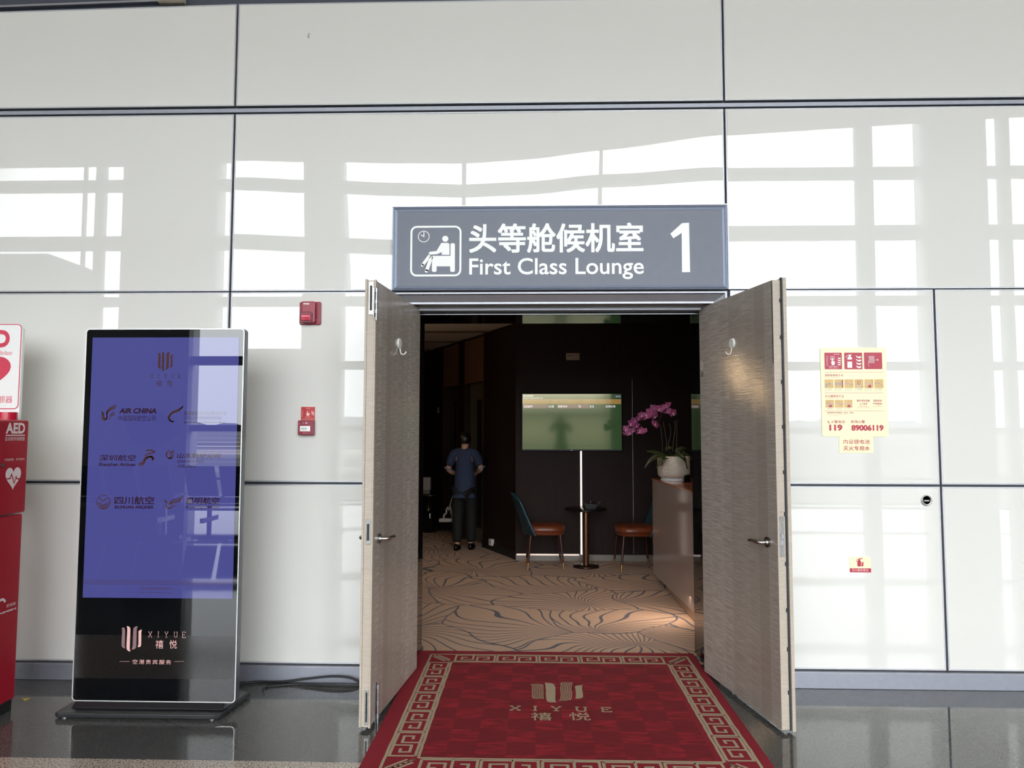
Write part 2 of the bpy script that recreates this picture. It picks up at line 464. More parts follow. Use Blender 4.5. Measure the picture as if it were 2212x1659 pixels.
# airfield outside and the low hills beyond it
g = NT('airfield', 0.9)
s_ = g.n('SeparateXYZ'); g.l(g.coords((1, 1, 1)), s_.inputs[0])
wv = g.n('TexNoise', Scale=0.035, Detail=3.0); g.l(g.coords((0.12, 1, 1)), wv.inputs['Vector'])
g.l(g.ramp(wv.outputs[0], (0.40, rgb((48, 56, 54))), (0.52, rgb((70, 72, 66))), (0.60, rgb((120, 114, 104))), (0.70, rgb((196, 186, 174)))), g.p.inputs['Base Color'])
b = B(); b.poly([(-2500, -2600, -4.05), (2500, -2600, -4.05), (2500, YB - 0.4, -4.05), (-2500, YB - 0.4, -4.05)])
mesh('ground', b, g.m, kind='structure')
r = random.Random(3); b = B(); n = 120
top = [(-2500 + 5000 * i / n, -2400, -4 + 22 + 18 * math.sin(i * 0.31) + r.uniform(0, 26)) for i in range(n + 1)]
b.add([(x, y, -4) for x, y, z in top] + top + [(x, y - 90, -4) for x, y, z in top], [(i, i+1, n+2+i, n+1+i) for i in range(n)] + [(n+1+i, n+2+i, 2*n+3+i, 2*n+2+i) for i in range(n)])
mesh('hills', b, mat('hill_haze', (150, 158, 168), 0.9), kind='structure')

# ------------------------------------------------------------------ door frame, reveal, jambs
b = B()
b.box(-0.900, 1.236, 4.588, 4.63, 2.444, 2.456); b.box(-0.900, -0.888, 4.588, 4.63, 0, 2.444); b.box(1.224, 1.236, 4.588, 4.63, 0, 2.444)
b.hexa([(-0.888, 4.60, 2.440), (1.224, 4.60, 2.440), (1.165, 4.64, 2.398), (-0.829, 4.64, 2.398)], [(-0.888, 4.63, 2.445), (1.224, 4.63, 2.445), (1.165, 4.66, 2.44), (-0.829, 4.66, 2.44)])
b.hexa([(-0.888, 4.60, 0), (-0.888, 4.60, 2.44), (-0.829, 4.64, 2.398), (-0.829, 4.64, 0)], [(-0.895, 4.66, 0), (-0.895, 4.66, 2.44), (-0.86, 4.68, 2.41), (-0.86, 4.68, 0)])
b.hexa([(1.224, 4.60, 0), (1.165, 4.64, 0), (1.165, 4.64, 2.398), (1.224, 4.60, 2.44)], [(1.232, 4.66, 0), (1.19, 4.68, 0), (1.19, 4.68, 2.41), (1.232, 4.66, 2.44)])
b.box(-0.829, 1.165, 4.634, 4.650, 2.386, 2.398)
frame = flip_check(mesh('trim_4', b, mat('frame_silver', (168, 168, 174), 0.45, 0.6), kind='structure'))
b = B(); b.box(-0.829, 1.165, 4.65, 4.760, 2.390, 2.43); b.box(-0.829, 1.165, 4.745, 4.790, 2.381, 2.43); b.box(-0.89, -0.829, 4.66, 4.84, 0, 2.42); b.box(1.165, 1.232, 4.66, 4.84, 0, 2.42)
rv = mesh('reveal', b, mat('reveal_grey', (128, 126, 124), 0.4, 0.4), frame)
b = B()
for px, py in ((1014, 657), (1029, 657), (1015, 662), (1029, 662), (1381, 655), (1395, 655), (1381, 660.5), (1395, 660.5)):
    p = at(px, py, Z=2.389); b.cyl((p.x, p.y, 2.3905), (p.x, p.y, 2.3885), 0.0035, n=10)
mesh('screw_hole', b, M_blackm, rv)
b = B(); b.box(-0.81, 1.16, 4.775, 4.79, 2.368, 2.381); b.box(-0.81, 1.16, 4.855, 4.87, 2.352, 2.358)
mesh('door_track', b, M_alu, frame)
b = B(); b.box(-0.81, 1.16, 4.79, 4.855, 2.362, 2.42); mesh('track_gap', b, M_blackm, frame)
b = B(); b.box(-0.9, DX0, 4.84, 5.27, 0, 2.352); b.box(DX1, 1.24, 4.84, 5.27, 0, 2.352); b.box(-0.9, 1.24, 4.87, 5.27, 2.352, 2.44)
mesh('trim_5', b, mat('jamb_black_glass', (5, 7, 12), 0.02, ior=1.52), kind='structure')

# ------------------------------------------------------------------ overhead sign
YS = 4.558
sign = empty('lounge_sign', (0.165, W - 0.002, 2.468), 'slate grey overhead sign lettered First Class Lounge above the doorway', 'sign')
b = B(); b.box(-0.902, 1.234, YS + 0.004, W + 0.0, 2.462, 3.004)
mesh('sign_panel', b, M_sign, sign)
b = B()
for inset, w, y0, y1 in ((0.0, 0.010, YS - 0.004, YS + 0.01), (0.013, 0.016, YS - 0.001, YS + 0.01)):
    x0, x1, z0, z1 = -0.902 + inset, 1.234 - inset, 2.462 + inset, 3.004 - inset
    for q in (((x0, z0), (x1, z0), (x1-w, z0+w), (x0+w, z0+w)), ((x1, z0), (x1, z1), (x1-w, z1-w), (x1-w, z0+w)), ((x1, z1), (x0, z1), (x0+w, z1-w), (x1-w, z1-w)), ((x0, z1), (x0, z0), (x0+w, z0+w), (x0+w, z1-w))):
        b.hexa([(u, y1, v) for u, v in q], [(u, y0 + (0.003 if k > 1 else 0), v) for k, (u, v) in enumerate(q)])
flip_check(mesh('sign_frame', b, M_signfr, sign))
b = B(); b.box(-0.906, 1.238, YS - 0.004, W, 3.006, 3.012); mesh('top_rail', b, M_alu, sign)
S = crop(820, 430, 2.836, Y=YS); q2 = lambda x, y: (S(x, y).x, S(x, y).z)
b = B(TY(YS + 0.002))
x0, z1 = q2(195, 170); x1, z0 = q2(494, 467)
b.stroke(rrect(x0, x1, z0, z1, 0.036, 8), 0.0125, closed=True)
c = q2(270, 229); b.circ(c, 0.0355, 0.0042); b.stroke([q2(252, 219), q2(271, 229), q2(271, 200)], 0.0052)
b.disc(q2(402, 243), 0.0198)
b.flat([q2(*p) for p in ((378, 268), (420, 268), (428, 276), (428, 341), (380, 341), (380, 325), (352, 337), (310, 340), (300, 334), (302, 326), (312, 322), (348, 318))])      # torso and arm
b.flat([q2(*p) for p in ((434, 276), (440, 270), (455, 270), (461, 276), (461, 440), (455, 446), (438, 446), (432, 440), (432, 412), (349, 412), (349, 440), (343, 446), (326, 446), (320, 440), (320, 352), (326, 347), (434, 347))])   # seat
b.stroke([q2(308, 344), q2(262, 405)], 0.020); b.disc(q2(262, 405), 0.010); b.stroke([q2(318, 352), q2(287, 440)], 0.022); b.disc(q2(287, 440), 0.011)
mesh('pictogram', b, M_white, sign)
b = B(TY(YS + 0.002))
x0, z1 = q2(549, 150); x1, z0 = q2(1617, 325)
b.text('头等舱候机室', x0, x1, z0, z1, bold=0.04)
x0, z1 = q2(549, 362); x1, z0 = q2(1620, 490)
b.text('First Class Lounge', x0, x1, z0, z1, bold=0.012)
mesh('lettering', b, M_white, sign)
b = B(TY(YS + 0.002)); b.flat([q2(*p) for p in ((1853, 147), (1896, 144), (1903, 447), (1853, 448), (1851, 207), (1800, 240), (1781, 212))])
mesh('numeral', b, M_white, sign)

# ------------------------------------------------------------------ door leaves
g = NT('wave_laminate', 0.11, 1.5)
t = g.coords((1, 1, 1)); sp = g.n('SeparateXYZ'); g.l(t, sp.inputs[0])
st = g.math('FLOOR', g.math('MULTIPLY', g.math('ADD', sp.outputs[1], g.math('MULTIPLY', sp.outputs[0], 0.35)), 10.5))
wn_ = g.n('TexWhiteNoise', noise_dimensions='1D'); g.l(st, wn_.inputs['W'])
nz = g.n('TexNoise', Scale=1.0, Detail=2.0); g.l(g.coords((3, 7, 4)), nz.inputs['Vector'])
zz = g.math('ADD', sp.outputs[2], g.math('ADD', g.math('MULTIPLY', nz.outputs[0], 0.028), g.math('MULTIPLY', wn_.outputs[0], 0.006)))
nv = g.n('TexNoise', noise_dimensions='2D', Scale=1.0, Detail=3.0, Roughness=0.6)
cb = g.n('CombineXYZ'); g.l(g.math('MULTIPLY', g.math('ADD', sp.outputs[1], sp.outputs[0]), 9.0), cb.inputs[0]); g.l(g.math('MULTIPLY', zz, 130.0), cb.inputs[1]); g.l(cb.outputs[0], nv.inputs['Vector'])
base = g.ramp(nv.outputs[0], (0.3, rgb((162, 153, 145))), (0.52, rgb((182, 173, 165))), (0.72, rgb((202, 194, 186))))
g.l(g.mix(g.math('MULTIPLY', wn_.outputs[0], 0.85), base, rgb((150, 139, 130))), g.p.inputs['Base Color'])
g.bump(nv.outputs[0], 0.16, 0.003)
M_lam = g.m
M_lamedge = mat('edge_laminate', (184, 172, 158), 0.4, vary=0.10, scale=26, bump=0.2, bscale=60, stretch=(0.6, 0.6, 6))

LEAF_H0, LEAF_H1 = 0.022, 2.38
def leaf_frame(hinge, free):
    """local frame: x along the leaf from hinge to free edge, y from the seen face into the leaf, z up"""
    a = Vector((free[0] - hinge[0], free[1] - hinge[1], 0)); L = a.length; a.normalize()
    return a, L
def build_leaf(name, hinge, free, side, label):
    a, L = leaf_frame(hinge, free)
    n_in = Vector((side, 0, 0)); n_in = (n_in - a * n_in.dot(a)).normalized()       # into the leaf thickness
    T = Matrix(((a.x, n_in.x, 0, hinge[0]), (a.y, n_in.y, 0, hinge[1]), (0, 0, 1, 0), (0, 0, 0, 1)))
    root = empty(name, (hinge[0], hinge[1], 0.0), label, None, None, 'structure')
    def uz(px, py, off=0.0):                    # pixel -> (u, z) on the seen face
        d = CM @ Vector(((px - 1106) / FPX, (py - 829.5) / FPX, 1)); h = Vector((hinge[0], hinge[1], 0)) + n_in * off
        tt = h.dot(n_in) / Vector((d.x, d.y, 0)).dot(n_in) if True else 0
        p = d * tt; q = Vector((p.x, p.y, 0)) - Vector((hinge[0], hinge[1], 0))
        return q.dot(a), EYE + p.z
    def vz_edge(px, py):                        # pixel -> (v, z) on the free end face
        d = CM @ Vector(((px - 1106) / FPX, (py - 829.5) / FPX, 1)); e = Vector((free[0], free[1], 0))
        tt = e.dot(a) / Vector((d.x, d.y, 0)).dot(a); p = d * tt
        return (Vector((p.x, p.y, 0)) - e).dot(n_in), EYE + p.z
    return root, T, L, uz, vz_edge
def lever(root, T, u, z, sgn, v=0.0, out=-1, part='handle'):
    """lever handle on the face at v; out = -1 towards the seen side"""
    b = B(T)
    b.cyl((u, v, z), (u, v + out*0.010, z), 0.028, n=32)
    b.cyl((u, v + out*0.008, z), (u, v + out*0.020, z), 0.017, 0.012, n=24)
    h = mesh(part, b, M_steel, root); flip_check(h)
    c = B(T); pts = [(u, v + out*0.012, z), (u, v + out*0.040, z), (u + sgn*0.006, v + out*0.052, z), (u + sgn*0.020, v + out*0.058, z), (u + sgn*0.06, v + out*0.058, z - 0.001), (u + sgn*0.105, v + out*0.056, z - 0.004), (u + sgn*0.118, v + out*0.052, z - 0.005)]
    c.tube(pts, [0.010, 0.010, 0.0105, 0.011, 0.0105, 0.010, 0.006], 14)
    flip_check(mesh('lever', c, M_steel, h))

# left leaf ---------------------------------------------------------
HL, FL = (-0.757, 4.80), (-0.852, 3.855)
d1, T, L, uz, ve = build_leaf('door_1', HL, FL, -1, 'left door leaf of grey waved laminate standing open')
TH = 0.046
b = B(T); b.box(0, L, 0, TH, LEAF_H0, LEAF_H1); flip_check(mesh('leaf', b, M_lam, d1))
b = B(T); b.box(L, L + 0.004, 0.006, TH - 0.002, LEAF_H0, LEAF_H1); flip_check(mesh('edge_band', b, M_lamedge, d1))
b = B(T); b.box(L - 0.012, L + 0.008, -0.004, 0.006, LEAF_H0 - 0.006, LEAF_H1 + 0.004); flip_check(mesh('edge_bead', b, M_lamedge, d1, bevel=0.002))
b = B(T); b.box(L - 0.05, L + 0.006, TH, TH + 0.012, LEAF_H0 - 0.004, LEAF_H1 + 0.008); flip_check(mesh('edge_lip', b, M_lamedge, d1, bevel=0.002))
def edge_plate(za, zb, v0, v1, slot, name):
    b = B(T); b.box(L + 0.003, L + 0.0065, v0, v1, za, zb); p = flip_check(mesh(name, b, M_steel, d1, bevel=0.001))
    c = B(T); c.box(L + 0.004, L + 0.0070, v0 + 0.007, v1 - 0.006, za + slot, zb - slot); flip_check(mesh('slot', c, M_blackm, p))
    for zz in (za + slot*0.55, zb - slot*0.55):
        for vv in (v0 + 0.008, v1 - 0.008): s = B(T); s.cyl((L + 0.006, vv, zz), (L + 0.0078, vv, zz), 0.0028, n=10); mesh('screw', s, M_alu, p)
z = ve(782, 1122)[1]; z2 = ve(782, 1176)[1]; edge_plate(z2, z, 0.008, 0.034, 0.022, 'strike_plate')
edge_plate(ve(786, 680)[1], ve(786, 609)[1], 0.010, 0.036, 0.022, 'edge_plate')
edge_plate(ve(800, 1566)[1], ve(800, 1489)[1], 0.006, 0.028, 0.016, 'edge_plate')
u, z = uz(817, 1163); lever(d1, T, u, z, -1); lever(d1, T, u, z, -1, TH, 1)
def surface_bolt(z0, z1, u):
    b = B(T); b.box(u - 0.010, u + 0.010, -0.004, 0, z0, z1); h = flip_check(mesh('flush_bolt', b, M_steel, d1, bevel=0.001))
    c = B(T); c.cyl((u - 0.004, -0.012, z0 - 0.02), (u - 0.004, -0.012, z1 - 0.02), 0.006, n=14)
    for t in (0.12, 0.45, 0.85): zz = z0 + (z1 - z0) * t; c.cyl((u - 0.004, -0.012, zz), (u - 0.004, -0.012, zz + 0.022), 0.0095, n=14); c.box(u - 0.008, u, -0.012, 0, zz, zz + 0.02)
    flip_check(mesh('bolt_rod', c, M_alu, h))
uu = uz(808, 650)[0]; surface_bolt(uz(808, 684)[1], uz(808, 622)[1], uu)
uu = uz(811, 1520)[0]; surface_bolt(uz(811, 1562)[1], uz(808, 1478)[1], uu)
hookL = uz(861, 742); TLm = T
# right leaf --------------------------------------------------------
HR, FR = (1.106, 4.80), (1.289, 3.890)
d2, T, L, uz, ve = build_leaf('door_2', HR, FR, 1, 'right door leaf of grey waved laminate with sealed lip')
b = B(T); b.box(0, L, 0, TH, LEAF_H0, LEAF_H1); flip_check(mesh('leaf', b, M_lam, d2))
b = B(T); b.box(L, L + 0.004, 0.0, TH, LEAF_H0, LEAF_H1); flip_check(mesh('edge_band', b, M_lamedge, d2))
b = B(T); b.box(L - 0.04, L + 0.022, TH + 0.005, TH + 0.024, LEAF_H0 - 0.008, LEAF_H1 + 0.012); flip_check(mesh('edge_lip', b, M_lamedge, d2, bevel=0.002))
b = B(T); b.box(L, L + 0.012, TH - 0.002, TH + 0.006, LEAF_H0 - 0.004, LEAF_H1 + 0.014)
for zz in (2.26, 2.06, 1.82, 1.58, 1.34, 1.12, 0.86, 0.62, 0.42, 0.2): b.box(L + 0.002, L + 0.012, TH - 0.008, TH + 0.004, zz, zz + 0.02)
flip_check(mesh('rubber_seal', b, M_rubber, d2))
b = B(T); b.box(L - 0.006, L + 0.0005, -0.0012, 0.003, 1.93, 2.37); flip_check(mesh('edge_strip', b, M_rubber, d2))
z0, z1 = ve(1688, 1202)[1], ve(1687, 1115)[1]
b = B(T); b.box(L + 0.003, L + 0.007, 0.010, 0.034, z0, z1); pl = flip_check(mesh('lock_plate', b, M_steel, d2, bevel=0.001))
zc = (z0 + z1) / 2
b = B(T); b.box(L + 0.006, L + 0.016, 0.014, 0.028, zc - 0.012, zc + 0.014); b.box(L + 0.006, L + 0.010, 0.013, 0.030, zc - 0.045, zc - 0.018); flip_check(mesh('latch', b, M_alu, pl))
for zz in (z0 - 0.022, z0 + 0.02, z1 - 0.02, z1 + 0.022): b = B(T); b.cyl((L + 0.004, 0.022, zz), (L + 0.0082, 0.022, zz), 0.003, n=10); mesh('screw', b, M_alu, pl)
u, z = uz(1660, 1171); lever(d2, T, u, z, -1); lever(d2, T, u, z, -1, TH, 1)
TRm = T; hookR = uz(1583, 742); oval = uz(1516, 790); tagr = uz(1517, 808.5)
def sticker(T, c, w, h, rnd, m, label, name='sticker'):
    r0 = empty(name, T @ Vector((c[0], 0, c[1])), label, 'sticker'); b = B(T)
    pts = [(c[0] + w*math.cos(a), -0.0006, c[1] + h*math.sin(a)) for a in [2*math.pi*i/28 for i in range(28)]] if rnd else [(c[0]-w, -0.0006, c[1]-h), (c[0]+w, -0.0006, c[1]-h), (c[0]+w, -0.0006, c[1]+h), (c[0]-w, -0.0006, c[1]+h)]
    b.prism(pts, T.to_3x3() @ Vector((0, 0, 0)) + Vector((0, 0.0005, 0))); mesh('label_sheet', b, m, r0); return r0
st = sticker(TRm, oval, 0.022, 0.030, True, mat('silver_label', (196, 192, 186), 0.3, 0.3), 'oval silver label near the hinge side of the right door leaf')
b = B(TRm)
for k in range(3): b.box(oval[0] - 0.012, oval[0] + 0.012, -0.0012, -0.0008, oval[1] + 0.008 - k*0.010, oval[1] + 0.011 - k*0.010)
mesh('printed_line', b, mat('label_ink', (90, 88, 86), 0.5), st)
sticker(TRm, tagr, 0.017, 0.017, False, mat('green_label', (70, 92, 84), 0.25), 'small dark green label under the oval label on the right door')
def hook(T, c, label):
    r0 = empty('adhesive_hook', T @ Vector((c[0], 0, c[1] - 0.06)), label, 'hook', 'white hooks on the door leaves')
    M_h = mat('hook_white', (236, 234, 230), 0.25)
    b = B(T); b.cyl((c[0], 0, c[1]), (c[0], -0.012, c[1]), 0.031, 0.029, n=32); flip_check(mesh('pad', b, M_h, r0, bevel=0.003))
    b = B(T); z = c[1]; pts = [(c[0], -0.008, z - 0.02), (c[0], -0.011, z - 0.045), (c[0], -0.016, z - 0.062), (c[0], -0.028, z - 0.068), (c[0], -0.040, z - 0.062), (c[0], -0.048, z - 0.050)]
    b.tube(pts, 0.0042, 10); mesh('hook_wire', b, M_h, r0)
hook(TLm, hookL, 'round white adhesive hook on the left door leaf')
hook(TRm, hookR, 'round white adhesive hook on the right door leaf')
# ------------------------------------------------------------------ things on the glass wall
def wall_thing(name, px, py, label, cat):
    p = at(px, py, Y=W); return empty(name, (p.x, W, p.z), label, cat)
def rect_on(b, x0, x1, z0, z1, y0, y1): return b.box(x0, x1, y0, y1, z0, z1)

# fire alarm sounder
fa = wall_thing('fire_alarm', 671, 703, 'red fire alarm strobe lettered FIRE high on the glass wall', 'alarm')
K = crop(630, 640, 5.35, Y=W); k2 = lambda x, y: (K(x, y).x, K(x, y).z)
x0, z1 = k2(100, 68); x1, z0 = k2(342, 332)
b = B(TY(W)); b.prism([(p[0], -0.0, p[1]) for p in rrect(x0, x1, z0, z1, 0.012)], (0, -0.014, 0)); flip_check(mesh('back_plate', b, M_reddk, fa, bevel=0.004))
xa, za = k2(138, 72); xb, zb = k2(290, 318)
b = B(TY(W)); b.prism([(p[0], -0.012, p[1]) for p in rrect(xa, xb, zb, za, 0.012)], (0, -0.034, 0)); hs = flip_check(mesh('housing', b, mat('alarm_red', (150, 26, 52), 0.3), fa, bevel=0.006))
xa, za = k2(134, 195); xb, zb = k2(262, 318)
b = B(TY(W)); b.prism([(p[0], -0.040, p[1]) for p in rrect(xa, xb, zb, za, 0.014)], (0, -0.018, 0)); flip_check(mesh('strobe_frame', b, mat('strobe_frame_red', (110, 20, 42), 0.3), fa, bevel=0.004))
xa, za = k2(146, 225); xb, zb = k2(248, 298)
b = B(TY(W)); b.prism([(p[0], -0.057, p[1]) for p in rrect(xa, xb, zb, za, 0.009)], (0, -0.010, 0)); ln = flip_check(mesh('strobe_lens', b, mat('lens_red', (190, 40, 66), 0.08), fa, bevel=0.004))
b = B(TY(W)); x_, z_ = k2(150, 240); x2_, z2_ = k2(244, 254); b.box(x_, x2_, -0.0685, -0.066, z2_, z_); mesh('flash_tube', b, mat('flash_tube', (236, 120, 140), 0.15), ln)
b = B(TY(W - 0.0468)); xa, za = k2(164, 92); xb, zb = k2(228, 110); b.text('FIRE', xa, xb, zb, za, bold=0.03); mesh('lettering', b, M_white, fa)
M_asc = mat('alarm_screw', (176, 70, 90), 0.35)
for q in ((294, 122), (294, 276)): c = k2(*q); b = B(TY(W)); b.cyl((c[0], -0.014, c[1]), (c[0], -0.0165, c[1]), 0.0055, n=14); flip_check(mesh('screw', b, M_asc, fa))
b = B(TY(W))
for k in range(5):
    c = k2(279, 130 + 14 * k); b.box(c[0] - 0.002, c[0] + 0.002, -0.0155, -0.014, c[1] - 0.003, c[1] + 0.003)
mesh('side_marking', b, M_asc, fa)

# call point notice and call point
K = crop(640, 860, 18.43, Y=W); k2 = lambda x, y: (K(x, y).x, K(x, y).z)
cs = wall_thing('fire_alarm_notice', 665, 908, 'square red notice with a pressing hand and flames above the call point', 'sign')
x0, z1 = k2(196, 340); x1, z0 = k2(756, 890)
b = B(TY(W)); b.box(x0, x1, -0.003, 0, z0, z1); mesh('notice_board', b, mat('notice_pale', (226, 176, 166), 0.35), cs)
x0, z1 = k2(206, 352); x1, z0 = k2(740, 880)
b = B(TY(W)); b.box(x0, x1, -0.004, -0.0028, z0, z1); mesh('red_field', b, mat('notice_red', (186, 34, 42), 0.3), cs)
b = B(TY(W - 0.0046))
b.flat([k2(*p) for p in ((400, 590), (412, 575), (420, 620), (436, 620), (438, 510), (450, 495), (464, 510), (468, 590), (500, 585), (535, 600), (536, 640), (520, 705), (425, 705), (410, 650))])
for k in range(4):
    o = 36 * k; b.stroke([k2(612 + o * 0.1, 505 + o), k2(640, 540 + o), k2(680, 545 + o), k2(716, 580 + o)], 0.0022)
b.text('报警按钮', *(k2(392, 425)[0], k2(548, 395)[0], k2(392, 425)[1], k2(548, 395)[1])); b.text('火警时请按下', k2(350, 770)[0], k2(575, 735)[0], k2(350, 770)[1], k2(575, 735)[1])
for k, ch in enumerate('消防报警按钮'): b.text(ch, k2(255, 0)[0], k2(283, 0)[0], k2(0, 490 + 45*k + 36)[1], k2(0, 490 + 45*k)[1])
b.text('FIRE ALARM CALL POINT', k2(246, 845)[0], k2(690, 815)[0], k2(246, 845)[1], k2(690, 815)[1])
mesh('notice_print', b, mat('notice_print', (244, 206, 200), 0.4), cs)
cp = wall_thing('call_point', 662, 940, 'dark red manual call point box with white label under the red notice', 'call point')
x0, z1 = k2(165, 890); x1, z0 = k2(745, 1470)
b = B(TY(W)); b.prism([(p[0], 0, p[1]) for p in rrect(x0 - 0.002, x1, z0, z1, 0.004)], (0, -0.042, 0)); flip_check(mesh('casing', b, M_reddk, cp, bevel=0.003))
x0, z1 = k2(230, 1110); x1, z0 = k2(630, 1320)
b = B(TY(W)); b.box(x0, x1, -0.0435, -0.041, z0, z1); pr = mesh('press_plate', b, M_white, cp)
b = B(TY(W - 0.044))
b.text('按下此处', k2(355, 0)[0], k2(490, 0)[0], k2(0, 1180)[1], k2(0, 1155)[1]); b.text('PRESS HERE', k2(300, 0)[0], k2(545, 0)[0], k2(0, 1232)[1], k2(0, 1200)[1], bold=0.03); b.text('火灾报警按钮', k2(300, 0)[0], k2(525, 0)[0], k2(0, 1278)[1], k2(0, 1250)[1])
mesh('print', b, M_blackm, pr)
b = B(TY(W - 0.0425)); b.text('火警', k2(345, 0)[0], k2(408, 0)[0], k2(0, 1020)[1], k2(0, 965)[1]); x0, z1 = k2(430, 955); x1, z0 = k2(535, 1030); b.stroke(rrect(x0+0.002, x1-0.002, z0+0.002, z1-0.002, 0.002, 2), 0.0018, closed=True); b.disc(((x0+x1)/2, (z0+z1)/2), 0.004)
b.stroke([k2(205, 990), k2(215, 1050), k2(240, 1020)], 0.0018); b.disc(k2(378, 1382), 0.0022); b.text('manual call point', k2(400, 0)[0], k2(560, 0)[0], k2(0, 1395)[1], k2(0, 1370)[1])
mesh('casing_print', b, mat('pale_pink_print', (226, 180, 196), 0.4), cp)

# fire instruction board
K = crop(1740, 730, 6.145, Y=W); k2 = lambda x, y: (K(x, y).x, K(x, y).z)
ins = wall_thing('fire_instruction_sign', 1845, 943, 'cream fire instruction board with red pictograms and emergency telephone numbers', 'sign')
# the board hangs with a slight tilt of its edges: corners as seen
cor = [k2(185, 130), k2(1058, 128), k2(1100, 1308), k2(222, 1310)]
cx = sum(c[0] for c in cor) / 4; cz = sum(c[1] for c in cor) / 4
wdt = (cor[1][0] - cor[0][0] + cor[2][0] - cor[3][0]) / 2; hgt = (cor[0][1] - cor[3][1] + cor[1][1] - cor[2][1]) / 2
b = B(TY(W)); b.prism([(p[0], 0, p[1]) for p in rrect(cx - wdt/2, cx + wdt/2, cz - hgt/2, cz + hgt/2, 0.012)], (0, -0.006, 0)); flip_check(mesh('board', b, M_cream, ins))
FY = W - 0.0068
def rx(x, y):          # crop pixel -> squared-up board coordinates
    s = (y - 130) / 1180.0; xl = 185 + 37 * s; xr = 1058 + 42 * s
    return (cx - wdt/2 + wdt * (x - xl) / (xr - xl), cz + hgt/2 - hgt * s)
def tx(b, t, x0, x1, y0, y1, bold=0.0):
    a, c = rx(x0, y1), rx(x1, y0); b.text(t, a[0], c[0], a[1], c[1], bold=bold)
tiles = [(248, 472, 198, 420), (511, 742, 198, 420), (773, 1005, 196, 418)]
TILE = []
for (xa, xb, ya, yb) in tiles:
    b = B(TY(FY)); p, q = rx(xa, yb), rx(xb, ya); b.flat(rrect(p[0], q[0], p[1], q[1], 0.0045)); TILE.append(mesh('pictogram_tile', b, M_redprint, ins))
b = B(TY(FY))
for y in (459, 735, 972):
    p, q = rx(248, y), rx(1028, y); b.flat([(p[0], p[1]-0.0008), (q[0], p[1]-0.0008), (q[0], p[1]+0.0008), (p[0], p[1]+0.0008)])
tx(b, '消防栓使用方法', 250, 492, 484, 514, 0.015); tx(b, 'Fire hydrant operation steps', 250, 450, 522, 533)
tx(b, '灭火器使用方法', 255, 502, 760, 792, 0.015); tx(b, 'Fire extinguisher operation steps', 255, 505, 796, 806)
tx(b, '爱护消防设施', 675, 845, 822, 850, 0.02); tx(b, '人人有责', 708, 815, 864, 892, 0.02)
tx(b, '消防栓前', 892, 1008, 822, 850, 0.02); tx(b, '严禁堆放', 892, 1008, 864, 890, 0.02)
tx(b, 'Take care of the', 712, 818, 902, 911); tx(b, 'fire-fighting equipment', 688, 842, 914, 923); tx(b, 'Everyone is responsible', 684, 846, 928, 937)
tx(b, 'No stacking', 914, 988, 900, 909); tx(b, 'before the hydrant', 896, 1010, 912, 921)
tx(b, '消防器材严禁挪用、移动、遮挡', 282, 632, 986, 1006, 0.01); tx(b, 'It is strictly forbidden to embezzle, move', 282, 570, 1015, 1024); tx(b, 'or block fire equipment', 282, 450, 1030, 1040)
b.circ(rx(305, 1118), 0.006, 0.0022, a0=100, a1=300); b.stroke([rx(294, 1100), rx(302, 1112), rx(308, 1134), rx(324, 1132)], 0.0028)
tx(b, '火警电话', 335, 518, 1096, 1136, 0.02); tx(b, '机场火警', 600, 784, 1094, 1134, 0.02)
tx(b, '119', 314, 486, 1152, 1236, 0.055); tx(b, '89006119', 606, 1030, 1154, 1236, 0.055)
mesh('red_print', b, M_redprint, ins)
b = B(TY(FY - 0.0006))
# pictogram 1: call button and flames
p, q = rx(326, 292), rx(372, 250); b.stroke(rrect(p[0], q[0], p[1], q[1], 0.001, 2), 0.0022, closed=True)
b.flat([rx(*p) for p in ((338, 278), (350, 262), (360, 278), (356, 312), (378, 312), (382, 330), (376, 364), (342, 366), (336, 340), (332, 318), (344, 312))])
tx(b, '消防手报', 368, 440, 214, 226); tx(b, '火警时请按下', 296, 434, 378, 391); tx(b, 'Fire alarm', 312, 420, 398, 408)
for k, ch in enumerate('消防报警按钮'): tx(b, ch, 270, 286, 246 + 22*k, 260 + 22*k)
for k in range(4):
    y = 258 + 28 * k; b.flat([rx(*p) for p in ((412, y), (436, y + 12), (460, y + 8), (456, y + 24), (432, y + 24))])
mesh('pictogram', b, M_white, TILE[0]); b = B(TY(FY - 0.0006))
# pictogram 2: extinguisher and flames
b.flat([rx(*p) for p in ((548, 268), (566, 254), (594, 254), (608, 266), (612, 394), (606, 400), (554, 400), (548, 394))])
b.flat([rx(*p) for p in ((566, 254), (566, 236), (560, 226), (600, 222), (600, 232), (590, 240), (592, 254))]); b.stroke([rx(568, 232), rx(545, 240), rx(528, 262)], 0.0022)
for k in range(4):
    y = 236 + 44 * k; b.flat([rx(*p) for p in ((656 + 3*k, y), (692, y + 18), (728, y + 10), (732, y + 30), (700, y + 38), (672, y + 24))])
mesh('pictogram', b, M_white, TILE[1]); b = B(TY(FY - 0.0006))
